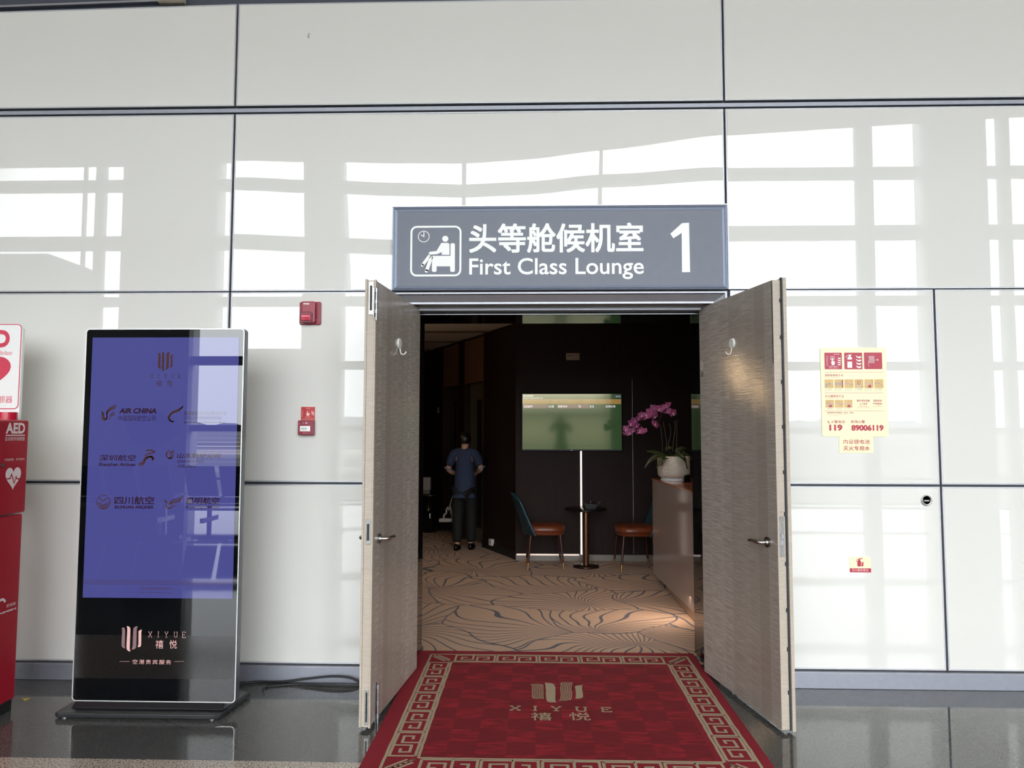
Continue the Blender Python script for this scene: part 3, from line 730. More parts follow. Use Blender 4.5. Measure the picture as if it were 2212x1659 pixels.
# pictogram 3: hose reel
p, q = rx(828, 340), rx(902, 242)
for k in range(11): x = p[0] + (q[0] - p[0]) * k / 10; b.stroke([(x, p[1] + (0.002 if k % 2 else 0)), (x, q[1])], 0.0011)
b.stroke([rx(826, 246), rx(826, 362)], 0.0012); b.stroke([rx(826, 360), rx(840, 384)], 0.0014); b.stroke([rx(902, 298), rx(936, 296)], 0.0013); b.circ(rx(948, 295), 0.0044, 0.0022)
mesh('pictogram', b, M_white, TILE[2])
b = B(TY(FY - 0.0009)); p, q = rx(549, 318), rx(611, 290); b.flat([(p[0], p[1]), (q[0], p[1]), (q[0], q[1]), (p[0], q[1])]); mesh('extinguisher_band', b, M_redprint, TILE[1])
M_po = mat('photo_ochre', (216, 178, 112), 0.4, vary=0.08); M_pg = mat('photo_grey', (168, 160, 158), 0.4, vary=0.1); M_pr = mat('photo_red', (178, 70, 84), 0.4); M_ps = mat('photo_skin', (214, 180, 160), 0.4, vary=0.1)
shots = [(250 + 132*k, 364 + 132*k, 554, 668) for k in range(6)] + [(264, 372, 826, 928), (388, 496, 826, 928), (510, 616, 826, 928)]
for k, (xa, xb, ya, yb) in enumerate(shots):
    b = B(TY(FY)); b2 = B(TY(FY - 0.0005)); b3 = B(TY(FY - 0.0005)); b4 = B(TY(FY - 0.0005))
    p, q = rx(xa, yb), rx(xb, ya); b.flat([(p[0], p[1]), (q[0], p[1]), (q[0], q[1]), (p[0], q[1])])
    mx, my = (xa + xb) / 2, (ya + yb) / 2
    if k in (0,): b2.disc(rx(mx + 4, my), 0.0072); b2.flat([rx(*s) for s in ((xa, yb - 20), (xa + 24, my - 6), (xa + 40, my + 10), (xa + 12, yb))])
    elif k == 1: b2.flat([rx(*s) for s in ((xa, my - 12), (xa + 50, my - 8), (xa + 64, my - 20), (xa + 84, my - 16), (xa + 84, my + 26), (xa + 60, my + 24), (xa + 50, my + 14), (xa, my + 22))]); b3.flat([rx(*s) for s in ((xb - 22, ya + 12), (xb - 6, ya + 8), (xb - 4, yb - 6), (xb - 18, yb - 4))])
    elif k == 3: p, q = rx(mx - 18, my + 6), rx(mx + 18, my - 34); b3.stroke(rrect(p[0], q[0], p[1], q[1], 0.001, 2), 0.0024, closed=True); b4.flat([rx(*s) for s in ((mx - 6, my - 16), (mx + 8, my - 14), (mx + 10, my + 8), (mx + 28, my + 14), (mx + 24, yb - 4), (mx - 24, yb - 4), (mx - 20, my + 16))])
    else:
        b4.flat([rx(*s) for s in ((xa + 4, my - 26), (xa + 40, my - 8), (mx + 22, my - 10), (xb - 8, my + 8), (xb - 10, my + 18), (mx, my + 12), (xa + 30, my + 14), (xa + 2, my + 2))])
        if k in (4, 6, 8): b3.flat([rx(*s) for s in ((mx - 14, yb - 4), (mx + 30, yb - 4), (mx + 30, my + 24), (mx + 8, my + 12), (mx - 10, my + 26))])
        b2.stroke([rx(xa + 2, my - 18), rx(xb - 4, my + 20)], 0.0012)
    ph = mesh('photo_tile', b, M_po, ins)
    for bb, mm in ((b2, M_pg), (b3, M_pr), (b4, M_ps)):
        if bb.v: mesh('picture', bb, mm, ph)
b = B(TY(FY - 0.0008)); b.disc(rx(875, 570), 0.0024); mesh('green_button', b, mat('photo_green', (50, 112, 60), 0.4), ins)
M_cap = mat('caption_ink', (120, 104, 92), 0.5)
for k, t in enumerate(('打开消防箱门', '连接水带接口', '连接水枪头', '按下箱内按钮', '逆时针开阀门', '对准火源根部')):
    b = B(TY(FY)); tx(b, t, 252 + 132*k, 352 + 132*k, 676, 688); tx(b, 'Step of operation', 252 + 132*k, 344 + 132*k, 704, 712); mesh('caption', b, M_cap, ins)
for k, t in enumerate(('拔出保险销', '对准火焰根部', '压下手柄')): b = B(TY(FY)); tx(b, t, 284 + 116*k, 356 + 116*k, 938, 948); mesh('caption', b, M_cap, ins)
lt = wall_thing('battery_sign', 1849, 978, 'small cream sign with two lines of red lettering below the instruction board', 'sign')
p, q = k2(446, 1526), k2(893, 1308)
b = B(TY(W)); b.prism([(s[0], 0, s[1]) for s in rrect(p[0], q[0], p[1], q[1] - 0.0005, 0.003, 3)], (0, -0.004, 0)); flip_check(mesh('board', b, M_cream, lt))
b = B(TY(W - 0.0048)); u0, v0 = k2(498, 1408); u1, v1 = k2(848, 1348); b.text('内设锂电池', u0, u1, v0, v1, bold=0.012); u0, v0 = k2(498, 1494); u1, v1 = k2(848, 1434); b.text('灭火专用水', u0, u1, v0, v1, bold=0.03)
mesh('lettering', b, M_redprint, lt)
# extinguisher location label
K = crop(1680, 1000, 2.517, Y=W); k2 = lambda x, y: (K(x, y).x, K(x, y).z)
ex = wall_thing('extinguisher_sign', 1857, 1237, 'small cream and red extinguisher location sign on the low panel', 'sign')
p, q = k2(391, 594), k2(504, 511)
b = B(TY(W)); b.prism([(s[0], 0, s[1]) for s in rrect(p[0], q[0], p[1], q[1], 0.003, 3)], (0, -0.003, 0)); flip_check(mesh('board', b, M_cream, ex))
zs = k2(0, 569)[1]
b = B(TY(W - 0.0036)); b.flat([(p[0], p[1]), (q[0], p[1]), (q[0], zs), (p[0], zs)])
b.flat([k2(*s) for s in ((431, 533), (436, 529), (446, 529), (451, 533), (452, 562), (432, 562))]); b.flat([k2(*s) for s in ((437, 530), (437, 520), (459, 516), (460, 521), (446, 524), (446, 530))]); b.stroke([k2(437, 522), k2(428, 526), k2(426, 538)], 0.003)
for k in range(3): y = 537 + 8*k; b.flat([k2(*s) for s in ((452, y + 6), (462, y), (466, y + 2), (464, y + 8), (456, y + 10))])
mesh('red_print', b, M_redprint, ex)
b = B(TY(W - 0.0042)); u0, v0 = k2(402, 589); u1, v1 = k2(492, 575); b.text('灭火器放置处', u0, u1, v0, v1); mesh('lettering', b, mat('pale_print', (236, 206, 200), 0.4), ex)
# flush ring pull
c = at(2001, 1081, Y=W)
rp = empty('ring_pull', (c.x, W, c.z - 0.03), 'round stainless flush ring pull near the top corner of the low panel', 'handle')
b = B(Matrix.Translation((c.x, W, c.z)) @ Matrix.Rotation(math.radians(90), 4, 'X')); b.lathe([(0.0335, 0), (0.0335, 0.004), (0.030, 0.006), (0.026, 0.005), (0.025, 0.002)], n=40); flip_check(mesh('rim', b, M_steel, rp))
b = B(Matrix.Translation((c.x, W, c.z)) @ Matrix.Rotation(math.radians(90), 4, 'X')); b.lathe([(0.0, 0.0015), (0.025, 0.002)], n=40); mesh('cup', b, M_alu, rp)
b = B(TY(W)); b.tube([(c.x + 0.024*math.cos(a), -0.006, c.z + 0.024*math.sin(a)) for a in [math.radians(-200 + 220*i/20) for i in range(21)]], 0.0028, 8); b.box(c.x - 0.016, c.x + 0.016, -0.0075, -0.002, c.z - 0.006, c.z + 0.004); flip_check(mesh('ring', b, M_steel, rp, bevel=0.001))

# ------------------------------------------------------------------ logo shapes used on the kiosk and on the rug
BARS = [  # outline points in a 0..100 x 0..100 box (y down), S-shaped ribbons; True = drawn as lines
    ([(0, 8), (8, 5), (16, 8), (18, 20), (18, 78), (21, 87), (12, 87), (3, 80), (2, 70), (3, 20), (2, 12)], True),
    ([(25, 0), (34, 1), (42, 7), (43, 20), (43, 88), (47, 99), (38, 99), (29, 92), (27, 80), (28, 12)], False),
    ([(79, 0), (68, 1), (58, 7), (57, 20), (57, 78), (52, 92), (62, 92), (73, 86), (75, 74), (74, 12)], True),
    ([(100, 13), (90, 15), (83, 20), (84, 34), (85, 70), (82, 82), (92, 82), (98, 76), (98, 62), (97, 22)], False)]
def logo(x0, x1, z0, z1):
    return [([(x0 + px/100*(x1-x0), z1 - py/100*(z1-z0)) for px, py in pts], fl) for pts, fl in BARS]
SERIF = {'X': [((0.06, 1), (0.94, 0)), ((0.94, 1), (0.06, 0)), ((0, 1), (0.3, 1)), ((0.7, 1), (1, 1)), ((0, 0), (0.3, 0)), ((0.7, 0), (1, 0))],
         'I': [((0.5, 0), (0.5, 1)), ((0.15, 1), (0.85, 1)), ((0.15, 0), (0.85, 0))],
         'Y': [((0.06, 1), (0.5, 0.48)), ((0.94, 1), (0.5, 0.48)), ((0.5, 0.5), (0.5, 0)), ((0, 1), (0.3, 1)), ((0.7, 1), (1, 1)), ((0.25, 0), (0.75, 0))],
         'U': [((0.14, 1), (0.14, 0.3), (0.22, 0.1), (0.5, 0.0), (0.78, 0.1), (0.86, 0.3), (0.86, 1)), ((0, 1), (0.34, 1)), ((0.68, 1), (1, 1))],
         'E': [((0.18, 0), (0.18, 1)), ((0.02, 1), (0.92, 1), (0.92, 0.82)), ((0.02, 0), (0.95, 0), (0.95, 0.2)), ((0.18, 0.52), (0.66, 0.52)), ((0.66, 0.64), (0.66, 0.40))]}
def serif(b, word, xs, w, z0, z1, t, y=0.0):
    for ch, x in zip(word, xs):
        ww = w * (0.55 if ch == 'I' else 1)
        for ln in SERIF[ch]: b.stroke([(x + (u - 0.5) * ww, z0 + v * (z1 - z0)) for u, v in ln], t, y)

# ------------------------------------------------------------------ advertising kiosk
YK = 4.05
kx0, kx1, kz0, kz1 = at(150, 1515, Y=YK).x + 0.012, at(519, 1100, Y=YK).x, 0.062, 2.148
ki = empty('advertising_kiosk', ((kx0 + kx1)/2, YK + 0.08, 0), 'free standing black digital display kiosk with a blue screen of airline emblems', 'kiosk')
b = B(TY(YK)); b.prism([(p[0], 0.004, p[1]) for p in rrect(kx0, kx1, kz0, kz1, 0.022)], (0, 0.050, 0)); flip_check(mesh('casing', b, mat('kiosk_dark_alu', (96, 98, 104), 0.35, 0.7), ki, bevel=0.004, seg=3))
b = B(TY(YK)); b.prism([(p[0], 0.0, p[1]) for p in rrect(kx0 + 0.006, kx1 - 0.006, kz0 + 0.006, kz1 - 0.006, 0.018)], (0, 0.006, 0)); flip_check(mesh('front_glass', b, mat('kiosk_glass', (5, 6, 9), 0.0, ior=1.68, vary=0), ki))
b = B(TY(YK)); b.box(kx0 + 0.05, kx1 - 0.05, 0.054, 0.085, kz0 + 0.05, kz1 - 0.06); mesh('rear_housing', b, M_blackm, ki, bevel=0.006)
b = B(TY(YK)); b.stroke(rrect(kx0 + 0.003, kx1 - 0.003, kz0 + 0.003, kz1 - 0.003, 0.020), 0.006, -0.0012, closed=True); mesh('edge_trim', b, mat('kiosk_bright_edge', (214, 214, 210), 0.3, 0.6), ki)
sx0, sx1, sz0, sz1 = at(190, 1000, Y=YK).x, at(510, 1000, Y=YK).x, at(340, 1292, Y=YK).z, at(340, 729, Y=YK).z
b = B(TY(YK)); b.box(sx0, sx1, -0.0012, 0.001, sz0, sz1)
scr = mesh('screen', b, mat('screen_blue', (4, 4, 8), 0.0, ior=1.68, vary=0, emit=(78, 80, 150), estr=0.9), ki)
YL = YK - 0.0018
K = crop(200, 860, 6.381, Y=YL); k2 = lambda x, y: (K(x, y).x, K(x, y).z)
M_ink = mat('screen_ink', (52, 28, 44), 0.0, ior=1.68, vary=0)
M_ink2 = mat('screen_ink_brown', (78, 50, 50), 0.0, ior=1.68, vary=0)
def kt(b, t, x0, x1, y0, y1, **kw):
    u0, v0 = k2(x0, y1); u1, v1 = k2(x1, y0); b.text(t, u0, u1, v0, v1, **kw)
def curve(b, pts, w, n=6):
    """smooth line through pts (Catmull-Rom) as a ribbon"""
    P = [pts[0]] + list(pts) + [pts[-1]]; out = []
    for i in range(1, len(P) - 2):
        for k in range(n):
            t = k / n
            out.append(tuple(0.5 * (2*P[i][j] + (P[i+1][j]-P[i-1][j])*t + (2*P[i-1][j]-5*P[i][j]+4*P[i+1][j]-P[i+2][j])*t*t + (3*P[i][j]-P[i-1][j]-3*P[i+1][j]+P[i+2][j])*t**3) for j in (0, 1)))
    out.append(pts[-1]); b.stroke([k2(*q) for q in out], w / 6.381 * YK / FPX)
def emblem(parts, m=M_ink2): mesh('emblem', parts, m, scr)
# first row, left
b = B(TY(YL)); kt(b, 'AIR CHINA', 362, 882, 138, 212, bold=0.045, shear=0.2); kt(b, '中国国际航空公司', 352, 870, 238, 316, shear=0.05); mesh('airline_name', b, M_ink, scr)
b = B(TY(YL))
for o in (0, 18, 36): curve(b, [(326 - o*0.3, 98 + o*1.1), (250 - o*0.2, 130 + o), (196 + o*0.2, 190 + o*0.6), (200 - o*0.1, 262 + o*0.2), (172, 306 - o*0.6), (138 + o*0.6, 282 - o*0.4), (128 + o*0.5, 178 + o*0.5)], 13)
curve(b, [(222, 300), (246, 250), (262, 212), (294, 206), (290, 236), (262, 236)], 14); emblem(b)
# first row, right
b = B(TY(YL)); kt(b, '西藏航空有限公司', 1256, 1834, 180, 238); kt(b, 'བོད་ལྗོངས་མཁའ་འགྲུལ', 1256, 1780, 254, 296); kt(b, 'XIZANG AIRLINES CORPORATION LIMITED', 1256, 1830, 322, 346, bold=0.03); mesh('airline_name', b, M_ink, scr)
b = B(TY(YL))
for o in (0, 16, 32): curve(b, [(1252 - o*0.3, 106 + o*0.5), (1190, 152 + o*0.7), (1090 + o*0.3, 196 + o*0.5), (1044 + o*0.6, 262), (1062 + o*0.5, 312), (1110 + o*0.4, 330 - o*0.3)], 13)
emblem(b)
# second row, left
b = B(TY(YL)); kt(b, '深圳航空', 90, 602, 780, 866, bold=0.03, shear=0.12); kt(b, 'Shenzhen Airlines', 78, 594, 892, 936, bold=0.03, shear=0.2); mesh('airline_name', b, M_ink, scr)
b = B(TY(YL))
for o in (0, 24, 48): curve(b, [(630 + o*0.9, 916 + o*0.5), (690 + o*0.4, 880 + o*0.4), (730 + o*0.2, 820 + o*0.4), (800, 800 + o*0.3), (846 - o*0.5, 830), (820, 858 - o*0.3)], 15)
curve(b, [(720, 800), (760, 770), (820, 758), (852, 742), (820, 722), (770, 718), (728, 730)], 18); emblem(b)
# second row, right
b = B(TY(YL)); kt(b, '山东航空公司', 1158, 1772, 758, 830, bold=0.04, shear=0.25); kt(b, 'SHANDONG', 1158, 1536, 852, 892, shear=0.3); kt(b, 'AIRLINES', 1168, 1426, 916, 958, shear=0.3); mesh('airline_name', b, M_ink, scr)
b = B(TY(YL)); c = k2(1070, 778); R = 62 / 6.381 * YK / FPX
b.circ(c, R * 0.86, R * 0.3, a0=95, a1=300)
for o in (0, 22, 44): curve(b, [(1042 + o, 836), (1080 + o*0.7, 800), (1066 + o, 760), (1104 + o*0.4, 728)], 11)
emblem(b)
# third row, left
b = B(TY(YL)); kt(b, '四川航空', 300, 850, 1356, 1464, bold=0.04); kt(b, 'SICHUAN AIRLINES', 300, 836, 1482, 1522, bold=0.04); mesh('airline_name', b, M_ink, scr)
b = B(TY(YL)); c = k2(150, 1434); R = 96 / 6.381 * YK / FPX
b.circ(c, R, 0.0035); curve(b, [(98, 1376), (140, 1420), (176, 1392), (214, 1384)], 12)
for o in (0, 20, 40, 60): curve(b, [(62 + o*0.6, 1444 + o), (110, 1452 + o*0.9), (150, 1474 + o*0.8), (190, 1456 + o*0.9), (240 - o*0.6, 1438 + o)], 10)
emblem(b)
# third row, right
b = B(TY(YL)); kt(b, '昆明航空', 1286, 1752, 1368, 1464, bold=0.04, shear=0.1); kt(b, 'Kunming Airlines', 1282, 1750, 1482, 1526, bold=0.035, shear=0.2); mesh('airline_name', b, M_ink, scr)
b = B(TY(YL)); curve(b, [(992, 1404), (1020, 1440), (1014, 1490), (1050, 1520), (1100, 1500)], 20)
for o in (0, 22, 44): curve(b, [(1056 + o*0.5, 1462 + o*0.2), (1100, 1410 + o*0.8), (1180, 1390 + o*0.9), (1248 - o*0.5, 1356 + o*1.2)], 12)
c = k2(1104, 1478); b.circ(c, 0.005, 0.0022); curve(b, [(1116, 1490), (1160, 1480)], 8); emblem(b)
b = B(TY(YL))
K2 = crop(0, 680, 3.77, Y=YL); kk = lambda x, y: (K2(x, y).x, K2(x, y).z)
p, q = kk(1282, 458), kk(1410, 302)
for pts, fl in logo(p[0], q[0], p[1], q[1]): b.flat(pts)
mesh('emblem', b, M_ink2, scr); b = B(TY(YL))
p, q = kk(1218, 514), kk(1408, 484); st = (q[0] - p[0]) / 3.35
serif(b, 'XIYUE', [p[0] + 0.012 + st*k for k in range(5)], 0.018, p[1], q[1], 0.0022)
mesh('screen_heading', b, M_ink2, scr); b = B(TY(YL))
for ch, xa, xb in (('禧', 1272, 1318), ('悦', 1358, 1406)): u, v = kk(xa, 582), kk(xb, 532); b.text(ch, u[0], v[0], u[1], v[1])
mesh('screen_heading', b, M_ink2, scr); b = B(TY(YL))
K3 = crop(0, 1080, 2.866, Y=YL); k3 = lambda x, y: (K3(x, y).x, K3(x, y).z)
for k in range(4): u, v = k3(520, 496 + 8*k), k3(1414, 496 + 8*k); b.flat([(sx0, u[1]), (sx1, u[1]), (sx1, u[1] + 0.0015), (sx0, u[1] + 0.0015)])
mesh('screen_rule', b, M_ink2, scr); b = B(TY(YL))
u, v = k3(865, 556), k3(1070, 542); b.text('宁波空港贵宾服务有限公司', u[0], v[0], u[1], v[1]); u, v = k3(862, 578), k3(1068, 568); b.text('Airport VIP Service Co., Ltd.', u[0], v[0], u[1], v[1])
mesh('screen_footer', b, M_ink2, scr)
M_pink = mat('logo_pink', (226, 176, 170), 0.35)
M_pinkd = mat('logo_mauve', (130, 100, 104), 0.3)
p, q = k3(748, 938), k3(880, 782); L4 = logo(p[0], q[0], p[1], q[1])
b = B(TY(YL)); [b.flat(pts) for pts, fl in L4 if not fl]; mesh('emblem', b, M_pink, ki)
b = B(TY(YL)); [b.flat(pts) for pts, fl in L4 if fl]; mesh('emblem', b, M_pinkd, ki)
b = B(TY(YL))
p, q = k3(918, 850), k3(1152, 818); xs = [k3(x, 830)[0] for x in (930, 980, 1030, 1088, 1138)]
serif(b, 'XIYUE', xs, 0.021, p[1], q[1], 0.0018)
mesh('lettering', b, M_pink, ki); b = B(TY(YL))
for ch, xa, xb in (('禧', 962, 1012), ('悦', 1048, 1096)): u, v = k3(xa, 920), k3(xb, 868); b.text(ch, u[0], v[0], u[1], v[1])
mesh('lettering', b, M_pink, ki); b = B(TY(YL))
u, v = k3(820, 1016), k3(1060, 990); b.text('空港贵宾服务', u[0], v[0], u[1], v[1], track=1.35)
for xa, xb in ((740, 802), (1078, 1140)): u, v = k3(xa, 1000), k3(xb, 1000); b.stroke([u, v], 0.0014)
mesh('lettering', b, M_pink, ki)
# foot: flat plate, raised rear plate and levelling feet
b = B(); bx0, bx1 = -2.605, -1.690
b.prism([(bx0 + 0.02, 3.955, 0.008), (bx1 - 0.03, 3.955, 0.008), (bx1, 3.975, 0.008), (bx1 + 0.03, 4.31, 0.008), (bx0, 4.31, 0.008), (bx0, 3.972, 0.008)], (0, 0, 0.024)); flip_check(mesh('base', b, mat('base_black', (24, 24, 28), 0.32), ki, bevel=0.004))
b = B(); b.hexa([(bx0 + 0.05, 4.03, 0.03), (bx1 - 0.01, 4.03, 0.03), (bx1 + 0.025, 4.30, 0.03), (bx0 + 0.03, 4.30, 0.03)], [(bx0 + 0.06, 4.06, 0.066), (bx1 - 0.03, 4.06, 0.066), (bx1 + 0.0, 4.28, 0.050), (bx0 + 0.06, 4.28, 0.050)]); flip_check(mesh('neck', b, MATS['base_black'], ki, bevel=0.004))
for x, y in ((bx0 + 0.05, 3.985), (bx1 - 0.05, 3.985), (bx0 + 0.05, 4.27), (bx1 - 0.02, 4.27)):
    b = B(); b.cyl((x, y, 0), (x, y, 0.017), 0.016, n=20); mesh('foot', b, M_alu, ki)

# ------------------------------------------------------------------ defibrillator cabinet (seen from its side) with sign board
XA = -2.910
ae = empty('defibrillator_cabinet', (-3.1, 3.9, 0), 'tall red defibrillator cabinet lettered AED at the edge of the view', 'cabinet')
K = crop(0, 680, 3.77, X=XA + 0.001); ka = lambda x, y: (K(x, y).y, K(x, y).z)
K3 = crop(0, 1080, 2.866, X=XA + 0.001); kb = lambda x, y: (K3(x, y).y, K3(x, y).z)
yf = ka(243, 860)[0]; ztop = ka(243, 858)[1]; zsp = kb(153, 80)[1]; zpl = kb(98, 1215)[1]
b = B(); b.box(-3.33, XA, 3.50, yf, zsp + 0.004, ztop); mesh('upper_cabinet', b, M_red, ae, bevel=0.012, seg=3)
b = B(); b.box(-3.32, XA - 0.006, 3.51, yf - 0.012, 0.06, zsp - 0.004); mesh('lower_cabinet', b, M_red, ae, bevel=0.010, seg=3)
b = B(); b.box(-3.30, XA - 0.012, 3.53, yf - 0.03, 0.0, 0.06); mesh('plinth', b, M_blackm, ae)
TA = Matrix.Translation((XA, 0, 0)) @ Matrix.Rotation(math.radians(90), 4, 'Z')      # local x -> +Y, local -y -> +X
b = B(TA @ TY(-0.0012))
M_lt = mat('cabinet_white', (236, 222, 222), 0.4)
def ta(t, x0, x1, y0, y1, m=ka, **kw): u, v = m(x0, y1), m(x1, y0); b.text(t, u[0], v[0], u[1], v[1], **kw)
ta('AED', 46, 206, 880, 968, bold=0.035); mesh('lettering', b, M_lt, ae); b = B(TA @ TY(-0.0012)); ta('自动体外除颤器', 42, 202, 992, 1028); 
u, v = ka(46, 982), ka(202, 984); b.stroke([(u[0], u[1]), (v[0], u[1])], 0.006)
mesh('subtitle', b, M_lt, ae); b = B(TA @ TY(-0.0012)); ta('开箱报警，请勿擅动', 36, 200, 1164, 1192); mesh('notice_line', b, M_lt, ae); b = B(TA @ TY(-0.0012))
ta('爱姆森', 38, 98, 628, 668, m=kb); ta('AIMSN', -18, 100, 664, 716, m=kb, bold=0.05)
u, v = kb(-12, 672), kb(28, 632); b.circ(((u[0]+v[0])/2, (u[1]+v[1])/2), 0.030, 0.014, a0=20, a1=250)
mesh('maker_mark', b, M_lt, ae)
def heart(cx_, cz_, w, h, n=40):
    out = []
    for i in range(n):
        t = 2*math.pi*i/n; x = 16*math.sin(t)**3; y = 13*math.cos(t) - 5*math.cos(2*t) - 2*math.cos(3*t) - math.cos(4*t)
        out.append((cx_ + x/32*w, cz_ + (y + 2.5)/29*h))
    return out
u, v = ka(38, 1438), ka(174, 1238)
b = B(TA @ TY(-0.0012)); b.flat(heart((u[0]+v[0])/2, (u[1]+v[1])/2, v[0]-u[0], v[1]-u[1])); hm = mesh('heart_emblem', b, M_lt, ae)
b = B(TA @ TY(-0.0020)); b.stroke([ka(*p) for p in ((52, 1336), (80, 1334), (94, 1298), (114, 1372), (130, 1318), (136, 1336), (160, 1336))], 0.007); mesh('pulse_line', b, M_red, hm)
c = ka(18, 1224); b = B(TA); b.cyl((c[0], 0, c[1]), (c[0], -0.006, c[1]), 0.011, n=20); flip_check(mesh('lock', b, M_steel, ae))
b = B(); zb = ztop; b.cyl((-3.02, 4.07, zb), (-3.02, 4.07, zb + 0.045), 0.052, n=32); flip_check(mesh('beacon', b, mat('beacon_red', (190, 20, 50), 0.08), ae, bevel=0.006))
YB_ = 4.21
p = at(49, 700, Y=YB_); q = at(43, 884, Y=YB_)
sx1_ = p.x; sx0_ = sx1_ - 0.385
b = B(); b.box(sx0_ + 0.01, q.x - 0.004, YB_, YB_ + 0.02, ztop - 0.5, p.z - 0.03); mesh('back_post', b, M_white, ae)
b = B(TY(YB_)); b.prism([(s[0], -0.004, s[1]) for s in rrect(sx0_, sx1_, q.z, p.z, 0.028)], (0, 0.014, 0)); sb = flip_check(mesh('sign_board', b, M_white, ae))
b = B(TY(YB_ - 0.0046)); b.stroke(rrect(sx0_ + 0.003, sx1_ - 0.003, q.z + 0.003, p.z - 0.003, 0.026), 0.005, closed=True)
K = crop(0, 690, 5.35, Y=YB_); kc = lambda x, y: (K(x, y).x, K(x, y).z)
u, v = kc(115, 325), kc(115, 122); cxs = (sx0_ + sx1_) / 2
b.text('AED', 2*cxs - u[0], u[0], u[1], v[1], bold=0.05)
u, v = kc(148, 412), kc(148, 364); b.text('Automated External Defibrillator', 2*cxs - u[0], u[0], u[1], v[1])
u, v = kc(148, 966), kc(148, 884); b.text('自动体外除颤器', 2*cxs - u[0], u[0], u[1], v[1])
u, v = kc(118, 850), kc(118, 430); b.flat(heart(cxs, (u[1]+v[1])/2, 2*(u[0]-cxs), v[1]-u[1]))
mesh('sign_print', b, mat('sign_red', (214, 66, 90), 0.4), sb)

# ------------------------------------------------------------------ floor marks and cables
b = B(); pts = [at(x, y, Z=0.0008) for x, y in ((47, 1508.5), (67, 1508), (55, 1514), (50, 1513.5), (53, 1511.5), (48, 1511))]
b.prism([tuple(p) for p in pts], (0, 0, 0.0006)); flip_check(mesh('floor_tape', b, mat('tape_yellow', (206, 178, 66), 0.5), loc=(pts[0].x, pts[0].y, 0), label='small yellow tape arrow stuck on the dark floor by the cabinet', cat='tape'))
b = B(); pts = [(-1.86, 4.335, 0.010), (-1.80, 4.46, 0.010), (-1.72, 4.535, 0.010), (-1.55, 4.54, 0.012), (-1.40, 4.545, 0.030), (-1.24, 4.545, 0.046), (-1.13, 4.54, 0.040), (-1.05, 4.53, 0.016), (-0.92, 4.53, 0.014), (-0.86, 4.55, 0.012)]
def smooth(pts, n=6):
    P = [Vector(p) for p in pts]; P = [P[0]] + P + [P[-1]]; out = []
    for i in range(1, len(P) - 2):
        for k in range(n):
            t = k / n; out.append(0.5 * (2*P[i] + (P[i+1]-P[i-1])*t + (2*P[i-1]-5*P[i]+4*P[i+1]-P[i+2])*t*t + (3*P[i]-P[i-1]-3*P[i+1]+P[i+2])*t**3))
    return out + [P[-1]]
b.tube(smooth(pts), 0.0065, 10); mesh('power_cable', b, M_blackm, loc=(-1.3, 4.53, 0), label='black cable arching up against the baseboard behind the kiosk', cat='cable')
b = B(); pts = [(-1.60, 4.36, 0.0065), (-1.62, 4.46, 0.0065), (-1.45, 4.515, 0.0065), (-1.30, 4.505, 0.0065), (-1.16, 4.50, 0.0065), (-1.04, 4.505, 0.0065), (-0.92, 4.505, 0.0065), (-0.90, 4.50, 0.0065)]
b.tube(smooth(pts), 0.0062, 10); mesh('power_cable', b, M_blackm, loc=(-1.3, 4.5, 0), label='black cable lying flat on the floor below the arched cable', cat='cable')

# ------------------------------------------------------------------ red entrance rug
RX0, RX1, RY0, RY1 = -0.806, 1.122, 3.285, 5.205
g = NT('rug_pile', 0.95)
co = g.coords((1, 1, 1)); s_ = g.n('SeparateXYZ'); g.l(co, s_.inputs[0])
ch = g.n('TexChecker', Scale=1.0); ch.inputs['Color1'].default_value = (1, 1, 1, 1); ch.inputs['Color2'].default_value = (0, 0, 0, 1); g.l(g.coords((6.9, 6.9, 1)), ch.inputs['Vector'])
nz = g.n('TexNoise', Scale=1.0, Detail=3.0); g.l(g.coords((9, 40, 1), (0, 0, 0.35)), nz.inputs['Vector'])
n2 = g.n('TexNoise', Scale=420.0, Detail=2.0); g.l(co, n2.inputs['Vector'])
streak = g.math('MULTIPLY', g.math('SUBTRACT', nz.outputs[0], 0.42), g.math('ADD', g.math('MULTIPLY', ch.outputs[0], 1.6), 0.35))
fac = g.math('ADD', g.math('MULTIPLY', streak, 1.1), g.math('MULTIPLY', n2.outputs[0], 0.35))
fac = g.math('ADD', g.math('SUBTRACT', fac, 0.07), g.math('MULTIPLY', ch.outputs[0], 0.08))
field = g.ramp(fac, (0.05, rgb((112, 3, 18))), (0.45, rgb((142, 8, 30))), (0.9, rgb((168, 24, 46))))
inx = g.math('LESS_THAN', g.math('ABSOLUTE', g.math('SUBTRACT', s_.outputs[0], 0.0)), (RX1 - RX0)/2 - 0.255)
iny = g.math('LESS_THAN', g.math('ABSOLUTE', g.math('SUBTRACT', s_.outputs[1], (RY1 - RY0)/2)), (RY1 - RY0)/2 - 0.255)
edge = g.ramp(n2.outputs[0], (0.3, rgb((122, 5, 26))), (0.7, rgb((150, 14, 38))))
g.l(g.mix(g.math('MULTIPLY', inx, iny), edge, field), g.p.inputs['Base Color'])
g.bump(n2.outputs[0], 0.6, 0.004)
RC = ((RX0 + RX1) / 2, RY0, 0)
b = B(); b.prism([(p[0], p[1], 0.0005) for p in rrect(RX0, RX1, RY0, RY1, 0.012, 3)], (0, 0, 0.0115))
rug = flip_check(mesh('entrance_rug', b, g.m, loc=RC, bevel=0.003, label='red entrance rug with a beige key border lying in the open doorway', cat='rug'))
TR = Matrix.Translation((0, 0, 0.0128)) @ Matrix.Rotation(math.radians(-90), 4, 'X')
M_gold = mat('rug_beige', (172, 156, 130), 0.95, vary=0.18, scale=160, bump=0.5, bscale=500)
